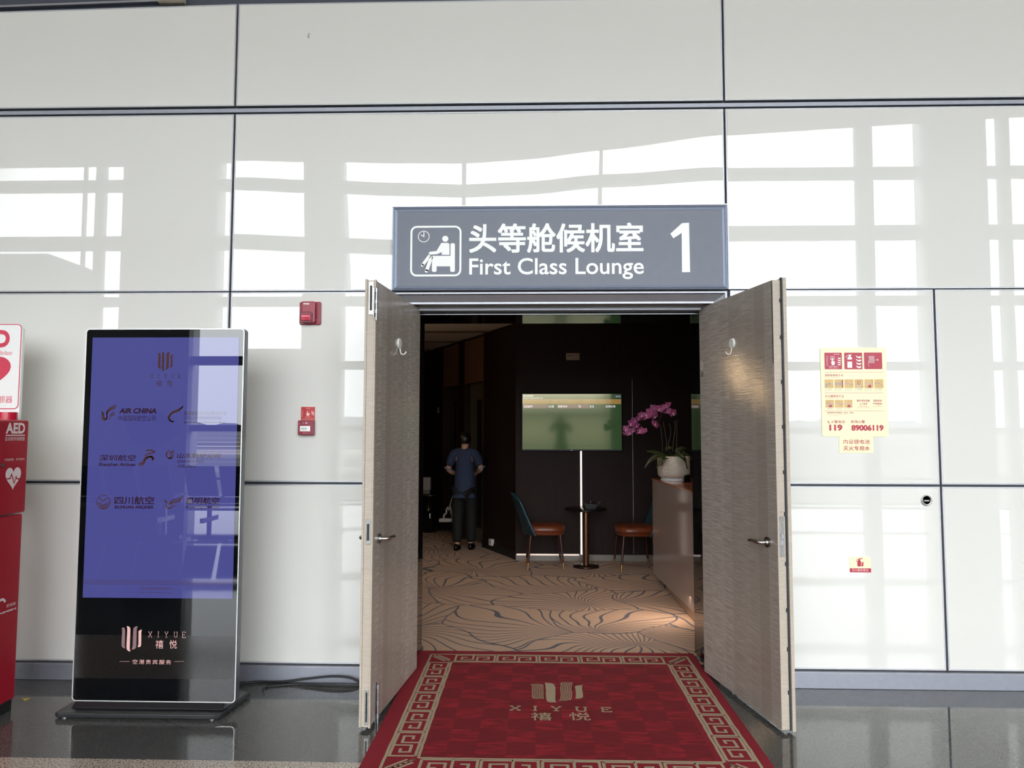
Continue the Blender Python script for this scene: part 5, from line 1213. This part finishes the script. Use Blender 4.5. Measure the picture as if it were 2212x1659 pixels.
def strap(pts, w, tip=0.15):
    P = smooth(pts, 6); b = B(TI); n = len(P); vs = []
    for i, p in enumerate(P):
        t = i / (n - 1); d = (P[min(i+1, n-1)] - P[max(i-1, 0)]).normalized(); sd = d.cross(Vector((0, 0, 1)));  sd = sd.normalized() if sd.length > 1e-4 else Vector((0, 1, 0))
        sd = (sd * 0.75 + Vector((0, 0, 1)) * 0.5 * (1 if sd.y > 0 else -1)).normalized() if abs(d.z) < 0.95 else sd
        up = sd.cross(d).normalized(); ww = w * (0.55 + 0.45*math.sin(math.pi*min(1, t*1.2))) * (1 - max(0, (t - 0.7)/0.3)**2 * (1 - tip))
        for sgn, h in ((-1, 0.006), (-0.5, 0.0), (0, -0.004), (0.5, 0.0), (1, 0.006)): vs.append(p + sd*ww*sgn + up*h*1.0)
        for sgn, h in ((1, 0.003), (0.5, -0.003), (0, -0.007), (-0.5, -0.003), (-1, 0.003)): vs.append(p + sd*ww*sgn + up*h*1.0)
    b.add(vs, [(i*10 + k_, i*10 + (k_+1) % 10, (i+1)*10 + (k_+1) % 10, (i+1)*10 + k_) for i in range(n-1) for k_ in range(10)], True); b.add(vs[-10:], [tuple(range(10))]); return b
TI = Matrix.Identity(4)
cpt = lambda dx_, dy_, dz: Vector((px_ + dx_, py_ + dy_, pz + 0.235 + dz))
for pts in ([cpt(-0.05, -0.06, 0), ko(900, 1085, -0.10), ko(760, 1150, -0.14), ko(660, 1275, -0.16)],
            [cpt(-0.02, -0.08, 0), ko(960, 1110, -0.15), ko(900, 1190, -0.19), ko(840, 1270, -0.20)],
            [cpt(0.04, -0.08, 0), ko(1190, 1050, -0.13), ko(1280, 1130, -0.18), ko(1330, 1290, -0.19)],
            [cpt(0.07, -0.03, 0), ko(1290, 1030, -0.05), ko(1390, 1090, -0.06), ko(1450, 1165, -0.07)],
            [cpt(0.02, 0.0, 0), ko(1050, 1010, 0.0), ko(1110, 960, 0.0), ko(1150, 985, 0.0)],
            [cpt(-0.04, 0.02, 0), ko(900, 1040, 0.03), ko(830, 1030, 0.04), ko(740, 1020, 0.05)],
            [cpt(0.05, 0.04, 0), ko(1250, 1010, 0.06), ko(1350, 970, 0.08), ko(1410, 985, 0.09)]):
    flip_check(mesh('leaf', strap(pts, 0.032), M_leaf, orch))
M_stem = mat('orchid_stem', (70, 60, 38), 0.5)
for pts in ([(990, 1030), (985, 860), (965, 640), (930, 540), (980, 430), (940, 350), (820, 340), (680, 420), (560, 520), (440, 640)], [(1050, 1030), (1055, 850), (1035, 700), (1010, 540)], [(1100, 1030), (1085, 900), (1130, 720), (1110, 560)], [(1150, 1030), (1170, 850), (1200, 640), (1190, 520)], [(1215, 1030), (1225, 800), (1228, 500)]):
    b = B(); b.tube(smooth([ko(x, y, 0.01*i) for i, (x, y) in enumerate(pts)], 5), 0.0032, 8); mesh('stem', b, M_stem, orch)
M_pet = mat('orchid_petal', (150, 66, 120), 0.5, vary=0.35, scale=55)
M_lip = mat('orchid_lip', (226, 176, 186), 0.4, vary=0.2, scale=120)
def petal(b, ang_, w, l, cup):
    T0 = b.T; b.T = T0 @ Matrix.Rotation(ang_, 4, 'Y'); n, m = 9, 10; top, bot = [], []
    for j in range(m + 1):
        t = j / m; hw_ = w * math.sin(math.pi * (0.10 + 0.90*t) ** 0.75) ** 0.7 * 0.5 if t < 1 else w * 0.04
        for i in range(n):
            u = 2*i/(n-1) - 1; p_ = (hw_*u, -cup*t*t*l + 0.004*u*u - 0.004, 0.004 + l*t*(1 - 0.12*u*u))
            top.append(p_); bot.append((p_[0]*0.98, p_[1] + 0.0014, p_[2]))
    q = [(j*n+i, j*n+i+1, (j+1)*n+i+1, (j+1)*n+i) for j in range(m) for i in range(n-1)]; N = len(top)
    b.add(top + bot, q + [tuple(N + a for a in f[::-1]) for f in q] + [(m*n+i, m*n+i+1, N+m*n+i+1, N+m*n+i)[::-1] for i in range(n-1)], True); b.T = T0
def flower_mesh():
    b = B(); 
    for a, w, l in ((0, 0.030, 0.036), (math.radians(125), 0.030, 0.036), (math.radians(-125), 0.030, 0.036)): petal(b, a, w, l, 0.1)
    for a in (math.radians(72), math.radians(-72)): petal(b, a, 0.046, 0.042, -0.12)
    return b
ORIGIN['__f'] = Vector((0, 0, 0))
fl0 = mesh('flower', flower_mesh(), M_pet)
b = B(); petal(b, math.pi, 0.018, 0.020, 0.6); b.ball((0, -0.006, 0.001), (0.006, 0.008, 0.006), 10, 8); lp0 = mesh('lip', b, M_lip, fl0)
r = random.Random(11)
FL = [(400, 660, .95), (440, 720, .8), (500, 680, .8), (470, 570, 1.0), (545, 520, .9), (620, 690, 1.15), (680, 690, .8), (560, 600, .8), (650, 430, .9), (610, 480, .7), (730, 440, 1.35), (800, 390, 1.2), (860, 440, 1.0), (850, 320, 1.0), (930, 330, 1.0), (855, 580, 1.0), (1050, 285, 1.1), (1070, 360, 1.15), (1145, 395, 1.0), (1000, 300, .8), (380, 720, .7)]
for k, (x, y, sc_f) in enumerate(FL):
    f = fl0 if k == 0 else fl0.copy()
    if k: C.objects.link(f); l2 = lp0.copy(); C.objects.link(l2); l2.parent = f
    f.parent = orch; f.location = ko(x, y, -0.02 + r.uniform(-0.03, 0.04)) - Vector((px_, py_, pz))
    f.rotation_euler = (r.uniform(-0.5, 0.35), r.uniform(-0.6, 0.6), r.uniform(-0.9, 0.9)); s_f = sc_f * 1.18; f.scale = (s_f, s_f, s_f)
    b = None
# two small black things by the pot
c1_ = at(1464, 1036.5, Z=1.071); q1 = empty('card_clip', c1_, 'slim upright black holder in front of the orchid pot', 'holder')
b = B(); b.hexa([(c1_.x - 0.015, c1_.y - 0.02, 1.0705), (c1_.x + 0.015, c1_.y - 0.02, 1.0705), (c1_.x + 0.015, c1_.y + 0.02, 1.0705), (c1_.x - 0.015, c1_.y + 0.02, 1.0705)], [(c1_.x - 0.014, c1_.y - 0.012, 1.150), (c1_.x + 0.012, c1_.y - 0.012, 1.150), (c1_.x + 0.012, c1_.y + 0.016, 1.150), (c1_.x - 0.014, c1_.y + 0.016, 1.150)]); flip_check(mesh('holder_body', b, M_black, q1, bevel=0.004))
b = B(); b.box(c1_.x - 0.010, c1_.x + 0.009, c1_.y - 0.020, c1_.y - 0.014, 1.085, 1.135); mesh('front_plate', b, mat('plate_dark_steel', (70, 74, 80), 0.2, 0.8), q1)
c2_ = at(1484, 1042, Z=1.071); q2_ = empty('card_reader', c2_, 'squat black device with a sloped top beside the orchid pot', 'device')
b = B(); x, y = c2_.x, c2_.y; b.hexa([(x - 0.036, y - 0.03, 1.0705), (x + 0.036, y - 0.03, 1.0705), (x + 0.036, y + 0.05, 1.0705), (x - 0.036, y + 0.05, 1.0705)], [(x - 0.022, y - 0.01, 1.135), (x + 0.024, y - 0.01, 1.145), (x + 0.024, y + 0.04, 1.152), (x - 0.022, y + 0.04, 1.140)]); flip_check(mesh('device_body', b, M_black, q2_, bevel=0.006))
b = B(); b.ball((x + 0.010, y - 0.008, 1.150), (0.012, 0.012, 0.008), 12, 8); mesh('button', b, M_steel, q2_)

# ------------------------------------------------------------------ bin and tissue box at the far left
bx_, by_ = -1.60, 11.25
bn = empty('waste_bin', (bx_, by_, 0), 'black round waste bin against the far left wall of the lounge', 'bin')
b = B(); b.lathe([(0.0, 0.0), (0.118, 0.0), (0.135, 0.02), (0.142, 0.565), (0.0, 0.565)], (bx_, by_, 0), 36); mesh('bin_body', b, M_black, bn)
b = B(); b.lathe([(0.144, 0.556), (0.148, 0.572), (0.140, 0.580), (0.0, 0.583)], (bx_, by_, 0), 36); mesh('lid', b, mat('bin_lid', (58, 56, 58), 0.25, 0.6), bn)
tb = empty('tissue_dispenser', (bx_ - 0.02, by_, 0.583), 'pale upright tissue dispenser standing on the waste bin', 'dispenser')
b = B(); b.box(bx_ - 0.12, bx_ + 0.02, by_ - 0.05, by_ + 0.05, 0.64, 0.84); mesh('tissue_box', b, mat('dispenser_pale', (150, 140, 134), 0.5), tb, bevel=0.006)
b = B(); b.box(bx_ - 0.11, bx_ + 0.01, by_ - 0.045, by_ + 0.045, 0.583, 0.64); mesh('stand', b, mat('dispenser_stand', (96, 90, 86), 0.5), tb, bevel=0.004)
# ------------------------------------------------------------------ people
def skin(name, nodes, edges, m, parent, T, sub=2, root='pelvis'):
    """one continuous skinned surface; nodes: key -> (x, y, z, radius x, radius y)"""
    keys = list(nodes); me = bpy.data.meshes.new(name + '_bones')
    me.from_pydata([T @ Vector(nodes[k][:3]) for k in keys], [(keys.index(a), keys.index(c)) for a, c in edges], [])
    o = bpy.data.objects.new(name + '_bones', me); C.objects.link(o)
    bm = bmesh.new(); bm.from_mesh(me); ly = bm.verts.layers.skin.verify(); bm.verts.ensure_lookup_table()
    for i, k in enumerate(keys):
        d = nodes[k]; bm.verts[i][ly].radius = (d[3], d[4] if len(d) > 4 else d[3]); bm.verts[i][ly].use_root = (k == root)
    bm.to_mesh(me); bm.free()
    sk = o.modifiers.new('skin', 'SKIN'); sk.use_smooth_shade = True; sk.branch_smoothing = 0.4
    ss = o.modifiers.new('sub', 'SUBSURF'); ss.levels = ss.render_levels = sub
    dg = bpy.context.evaluated_depsgraph_get(); dg.update()
    res = bpy.data.meshes.new_from_object(o.evaluated_get(dg))
    b = B(); b.v = [v.co.copy() for v in res.vertices]; b.f = [list(p.vertices) for p in res.polygons]; b.sm = [True] * len(b.f)
    bpy.data.objects.remove(o); bpy.data.meshes.remove(me); bpy.data.meshes.remove(res)
    return mesh(name, b, m, parent)
M_skin = mat('skin_tone', (206, 160, 132), 0.5, vary=0.06); M_hair = mat('black_hair', (16, 14, 14), 0.4, vary=0.3, scale=120, stretch=(1, 1, 0.1))
def person(loc, rz, H, label, elbows, wrists, shirt_m, trouser_m, long_sleeve=False, fem=True):
    s = H / 1.60; T = Matrix.Translation(loc) @ Matrix.Rotation(rz, 4, 'Z') @ Matrix.Scale(s, 4)
    r0 = empty('person', loc, label, 'person')
    N = {'pelvis': (0, 0, 0.86, 0.125, 0.10), 'waist': (0, 0, 1.00, 0.115, 0.09), 'chest': (0, 0.005, 1.20, 0.108, 0.085), 'neckb': (0, -0.005, 1.335, 0.062), 'neck': (0, 0.005, 1.385, 0.048), 'jaw': (0, 0.022, 1.435, 0.060, 0.062), 'head': (0, 0.012, 1.505, 0.078, 0.084), 'top': (0, 0.004, 1.555, 0.058, 0.062)}
    E = [('pelvis', 'waist'), ('waist', 'chest'), ('chest', 'neckb'), ('neckb', 'neck'), ('neck', 'jaw'), ('jaw', 'head'), ('head', 'top')]
    for sd, sg in (('l', -1), ('r', 1)):
        el, wr = Vector(elbows[sd]), Vector(wrists[sd]); sh = Vector((0.150*sg, -0.005, 1.300))
        N['sh'+sd] = (*sh, 0.040); N['ua'+sd] = (*sh.lerp(el, 0.5), 0.043); N['el'+sd] = (*el, 0.037); N['fa'+sd] = (*el.lerp(wr, 0.4), 0.036); N['wr'+sd] = (*wr, 0.024)
        E += [('chest', 'sh'+sd), ('sh'+sd, 'ua'+sd), ('ua'+sd, 'el'+sd), ('el'+sd, 'fa'+sd), ('fa'+sd, 'wr'+sd)]
        d = (wr - el).normalized(); side = d.cross(Vector((0, 0, 1))).normalized(); upv = side.cross(d).normalized(); palm = wr + d*0.055
        N['pa'+sd] = (*palm, 0.026, 0.020); E.append(('wr'+sd, 'pa'+sd))
        for k, (off, ln) in enumerate(((-0.027, 0.066), (-0.009, 0.078), (0.009, 0.072), (0.027, 0.056))):
            a = palm + d*0.030 + upv*off; a2 = a + d*ln*0.5 - side*sg*0.012; a3 = a2 + d*ln*0.25 - side*sg*0.030
            for nm, q, rr in (('a', a, 0.0095), ('b', a2, 0.0085), ('c', a3, 0.0075)): N[f'f{k}{nm}{sd}'] = (*q, rr)
            E += [('pa'+sd, f'f{k}a{sd}'), (f'f{k}a{sd}', f'f{k}b{sd}'), (f'f{k}b{sd}', f'f{k}c{sd}')]
        t1 = palm - d*0.01 + upv*0.040 - side*sg*0.01; t2 = t1 + d*0.035 + upv*0.010 - side*sg*0.022
        N['t1'+sd] = (*t1, 0.0105); N['t2'+sd] = (*t2, 0.009); E += [('pa'+sd, 't1'+sd), ('t1'+sd, 't2'+sd)]
        st_ = 0.05*sg
        N['hip'+sd] = (0.080*sg, 0, 0.82, 0.090); N['th'+sd] = (0.084*sg, 0.01 + st_*0.4, 0.64, 0.074); N['kn'+sd] = (0.085*sg, 0.02 + st_*0.6, 0.46, 0.054); N['ca'+sd] = (0.085*sg, -0.005 + st_*0.4, 0.33, 0.052); N['an'+sd] = (0.085*sg, -0.02 + st_, 0.075, 0.034); N['to'+sd] = (0.092*sg, 0.11 + st_, 0.035, 0.030)
        E += [('pelvis', 'hip'+sd), ('hip'+sd, 'th'+sd), ('th'+sd, 'kn'+sd), ('kn'+sd, 'ca'+sd), ('ca'+sd, 'an'+sd), ('an'+sd, 'to'+sd)]
    body = skin('body', N, E, M_skin, r0, T)
    # face: nose, eyes, mouth, ears
    b = B(T); b.hexa([(-0.012, 0.088, 1.462), (0.012, 0.088, 1.462), (0.006, 0.080, 1.505), (-0.006, 0.080, 1.505)], [(-0.007, 0.108, 1.464), (0.007, 0.108, 1.464), (0.003, 0.090, 1.503), (-0.003, 0.090, 1.503)])
    for sg in (-1, 1): b.ball((0.078*sg, 0.0, 1.488), (0.012, 0.022, 0.032), 10, 8)
    flip_check(mesh('ears_and_nose', b, M_skin, r0, bevel=0.003)).name = 'face'
    b = B(T)
    for sg in (-1, 1): b.ball((0.030*sg, 0.083, 1.505), (0.013, 0.008, 0.007), 10, 8)
    b.ball((0, 0.086, 1.440), (0.022, 0.008, 0.005), 10, 6)
    mesh('eyes', b, mat('eye_dark', (60, 36, 34), 0.3), r0).name = 'facial_feature'
    b = B(T); n, m = 20, 12; vs = []
    for i in range(m + 1):
        th = math.pi * 0.74 * i / m
        for k in range(n):
            a = 2*math.pi*k/n; fr_ = max(0, math.sin(a)); t2 = th * (1 - 0.48*fr_)
            vs.append((0.092*math.sin(t2)*math.cos(a), -0.004 + 0.101*math.sin(t2)*math.sin(a), 1.502 + 0.098*math.cos(t2)))
    b.add(vs, [(i*n+k, i*n+(k+1) % n, (i+1)*n+(k+1) % n, (i+1)*n+k) for i in range(m) for k in range(n)], True); flip_check(mesh('hair', b, M_hair, r0))
    S_ = {'pelvis': (0, 0, 0.845, 0.148, 0.122), 'hem': (0, 0, 0.775, 0.155, 0.128), 'waist': (0, 0, 1.00, 0.138, 0.112), 'chest': (0, 0.005, 1.20, 0.148, 0.118), 'neckb': (0, -0.005, 1.335, 0.090, 0.078), 'col': (0, 0.0, 1.385, 0.066, 0.062)}
    SE = [('pelvis', 'hem'), ('pelvis', 'waist'), ('waist', 'chest'), ('chest', 'neckb'), ('neckb', 'col')]
    for sd, sg in (('l', -1), ('r', 1)):
        el, wr = Vector(elbows[sd]), Vector(wrists[sd]); sh = Vector((0.152*sg, -0.005, 1.296))
        S_['sh'+sd] = (*sh, 0.080); S_['ua'+sd] = (*sh.lerp(el, 0.45), 0.062); S_['sl'+sd] = (*sh.lerp(el, 0.82), 0.060); S_['tr'+sd] = (0.085*sg, -0.005, 1.322, 0.080); SE += [('neckb', 'tr'+sd), ('tr'+sd, 'sh'+sd), ('sh'+sd, 'ua'+sd), ('ua'+sd, 'sl'+sd)]
        if long_sleeve: S_['el'+sd] = (*el, 0.050); S_['cu'+sd] = (*el.lerp(wr, 0.9), 0.036); SE += [('sl'+sd, 'el'+sd), ('el'+sd, 'cu'+sd)]
    sh_o = skin('shirt', S_, SE, shirt_m, r0, T)
    if not long_sleeve:
        for sd, sg in (('l', -1), ('r', 1)):
            el = Vector(elbows[sd]); sh = Vector((0.152*sg, -0.005, 1.296)); d = (el - sh).normalized(); c_ = sh.lerp(el, 0.93)
            b = B(T); b.cyl(c_ - d*0.006, c_ + d*0.006, 0.061, n=24); mesh('sleeve_trim', b, mat('trim_pale_blue', (120, 136, 160), 0.7), sh_o)
    P_ = {'pelvis': (0, 0, 0.82, 0.128, 0.105)}; PE = []
    for sd, sg in (('l', -1), ('r', 1)):
        st_ = 0.05*sg
        P_['hip'+sd] = (0.080*sg, 0, 0.77, 0.100); P_['th'+sd] = (0.086*sg, 0.01 + st_*0.4, 0.62, 0.094); P_['kn'+sd] = (0.088*sg, 0.015 + st_*0.6, 0.46, 0.082); P_['ca'+sd] = (0.088*sg, 0.0 + st_*0.5, 0.28, 0.076); P_['cu'+sd] = (0.088*sg, -0.01 + st_, 0.085, 0.070)
        PE += [('pelvis', 'hip'+sd), ('hip'+sd, 'th'+sd), ('th'+sd, 'kn'+sd), ('kn'+sd, 'ca'+sd), ('ca'+sd, 'cu'+sd)]
    skin('trousers', P_, PE, trouser_m, r0, T)
    for sd, sg in (('l', -1), ('r', 1)):
        st_ = 0.05*sg; b = B(T); b.add(*_shoe(0.090*sg, 0.035 + st_), True); flip_check(mesh('shoe', b, M_black, r0))
    return r0
def _shoe(cx_, cy_):
    n, rings = 20, ((1.0, 0.0), (1.05, 0.012), (1.0, 0.035), (0.82, 0.065), (0.55, 0.085)); vs = []
    for k, z in rings:
        for i in range(n): a = 2*math.pi*i/n; vs.append((cx_ + 0.046*k*math.cos(a), cy_ + 0.128*k*math.sin(a) - (0.03 if z > 0.05 else 0), z))
    fs = [(i*n+j, i*n+(j+1) % n, (i+1)*n+(j+1) % n, (i+1)*n+j) for i in range(len(rings)-1) for j in range(n)] + [tuple(range(n))[::-1], tuple(range((len(rings)-1)*n, len(rings)*n))]
    return vs, fs
M_shirt = mat('work_shirt_blue', (48, 62, 92), 0.8, vary=0.06); M_tr = mat('black_trousers', (8, 8, 9), 0.8)
person((-0.905, 9.62, 0), math.radians(-6), 1.55, 'person in a blue work shirt and black trousers walking away with a mop', {'l': (-0.235, 0.01, 1.075), 'r': (0.225, 0.04, 1.09)}, {'l': (-0.150, 0.19, 1.00), 'r': (0.12, 0.21, 1.02)}, M_shirt, M_tr)
# mop held in front of the left side, head hanging behind
mp_ = empty('sponge_mop', (-1.09, 9.78, 0.33), 'pale grey sponge mop hanging from the cleaner\'s hand', 'mop')
hd = at(966, 1122, Y=9.72); sh_ = at(969, 1100, Y=9.72); tp_ = at(981, 1060, Y=9.80)
b = B(); b.tube([hd + Vector((0.02, 0, 0.12)), tp_, Vector((-1.00, 9.97, 0.96)), Vector((-0.93, 10.06, 1.25))], 0.010, 10); mesh('handle', b, mat('mop_handle', (170, 164, 158), 0.25, 0.6), mp_)
M_mop = mat('mop_pale', (150, 146, 138), 0.6)
b = B(); b.box(hd.x - 0.11, hd.x + 0.09, hd.y - 0.04, hd.y + 0.04, hd.z - 0.035, hd.z + 0.015); mesh('sponge', b, M_mop, mp_, bevel=0.018, seg=3)
b = B()
for sg in (-1, 1): b.tube([hd + Vector((0.055*sg + 0.01, 0, 0.01)), hd + Vector((0.055*sg + 0.012, 0, 0.06)), hd + Vector((0.030*sg + 0.02, 0, 0.085)), hd + Vector((0.032*sg + 0.022, 0, 0.13)), hd + Vector((0.012*sg + 0.026, 0, 0.165))], 0.013, 10)
mesh('squeeze_frame', b, M_mop, mp_)

# ------------------------------------------------------------------ hall behind the camera, seen only as mirror images
b = B(); b.box(-8.4, -5.33, 0.7, 1.5, 0, 3.5); mesh('standin_block_1', b, mat('standin_block_grey', (150, 154, 156), 0.6), kind='structure')  # added stand-in for an unidentified mirrored object, set close to shade the left wall
M_seat = mat('bench_grey', (62, 64, 72), 0.4)
def bench(x0, label):
    r0 = empty('waiting_bench', (x0 + 1.2, -4.5, 0), label, 'bench', 'waiting benches facing the windows')
    for k in range(4):
        xc = x0 + 0.3 + 0.6*k
        b = B(); b.hexa([(xc - 0.27, -4.85, 0.40), (xc + 0.27, -4.85, 0.40), (xc + 0.27, -4.35, 0.36), (xc - 0.27, -4.35, 0.36)], [(xc - 0.27, -4.85, 0.44), (xc + 0.27, -4.85, 0.44), (xc + 0.27, -4.35, 0.40), (xc - 0.27, -4.35, 0.40)]); flip_check(mesh('seat', b, M_seat, r0, bevel=0.015))
        b = B(); b.hexa([(xc - 0.27, -4.37, 0.42), (xc + 0.27, -4.37, 0.42), (xc + 0.27, -4.33, 0.42), (xc - 0.27, -4.33, 0.42)], [(xc - 0.26, -4.17, 0.95), (xc + 0.26, -4.17, 0.95), (xc + 0.26, -4.13, 0.95), (xc - 0.26, -4.13, 0.95)]); flip_check(mesh('backrest', b, M_seat, r0, bevel=0.015))
    b = B(); b.box(x0, x0 + 2.4, -4.64, -4.56, 0.28, 0.36); mesh('beam', b, M_alu, r0)
    for xx in (x0 + 0.3, x0 + 2.1): b = B(); b.box(xx - 0.03, xx + 0.03, -4.9, -4.3, 0, 0.04); b.box(xx - 0.03, xx + 0.03, -4.63, -4.57, 0.04, 0.30); mesh('leg', b, M_alu, r0)
bench(-8.6, 'grey waiting bench mirrored at the left of the kiosk screen'); bench(-6.0, 'grey waiting bench mirrored at the right of the kiosk screen')
tr_ = empty('potted_tree', (-7.35, -5.7, 0), 'small round crowned potted tree mirrored in the kiosk screen', 'plant')
b = B(); b.lathe([(0, 0), (0.18, 0), (0.24, 0.45), (0.22, 0.45), (0.0, 0.42)], (-7.35, -5.7, 0), 28); mesh('pot', b, mat('tree_pot', (90, 88, 86), 0.5), tr_)
b = B(); b.tube([(-7.35, -5.7, 0.42), (-7.33, -5.69, 0.9), (-7.35, -5.7, 1.4)], 0.03, 10); mesh('trunk', b, mat('tree_bark', (70, 56, 44), 0.8), tr_)
r = random.Random(2); b = B()
for k in range(1500):
    a, u = r.uniform(0, 2*math.pi), r.uniform(-1, 1); q = math.sqrt(1 - u*u); R_ = r.uniform(0.25, 0.46)
    c_ = Vector((-7.35 + R_*q*math.cos(a), -5.7 + R_*q*math.sin(a), 1.58 + 0.75*R_*u)); d = Vector((r.uniform(-1, 1), r.uniform(-1, 1), r.uniform(-0.6, 0.4))).normalized(); e = d.orthogonal().normalized()
    b.add([c_ - d*0.06, c_ + e*0.025, c_ + d*0.07, c_ - e*0.025], [(0, 1, 2, 3)])
mesh('foliage', b, mat('tree_leaf', (44, 62, 36), 0.5, vary=0.2), tr_, kind='stuff')
person((0.12, -0.62, 0), math.radians(4), 1.72, 'person in dark clothes taking the photograph, mirrored in the television', {'l': (-0.24, 0.10, 1.16), 'r': (0.24, 0.10, 1.16)}, {'l': (-0.12, 0.30, 1.36), 'r': (0.12, 0.30, 1.36)}, mat('dark_jacket', (36, 36, 42), 0.8), M_tr, True)
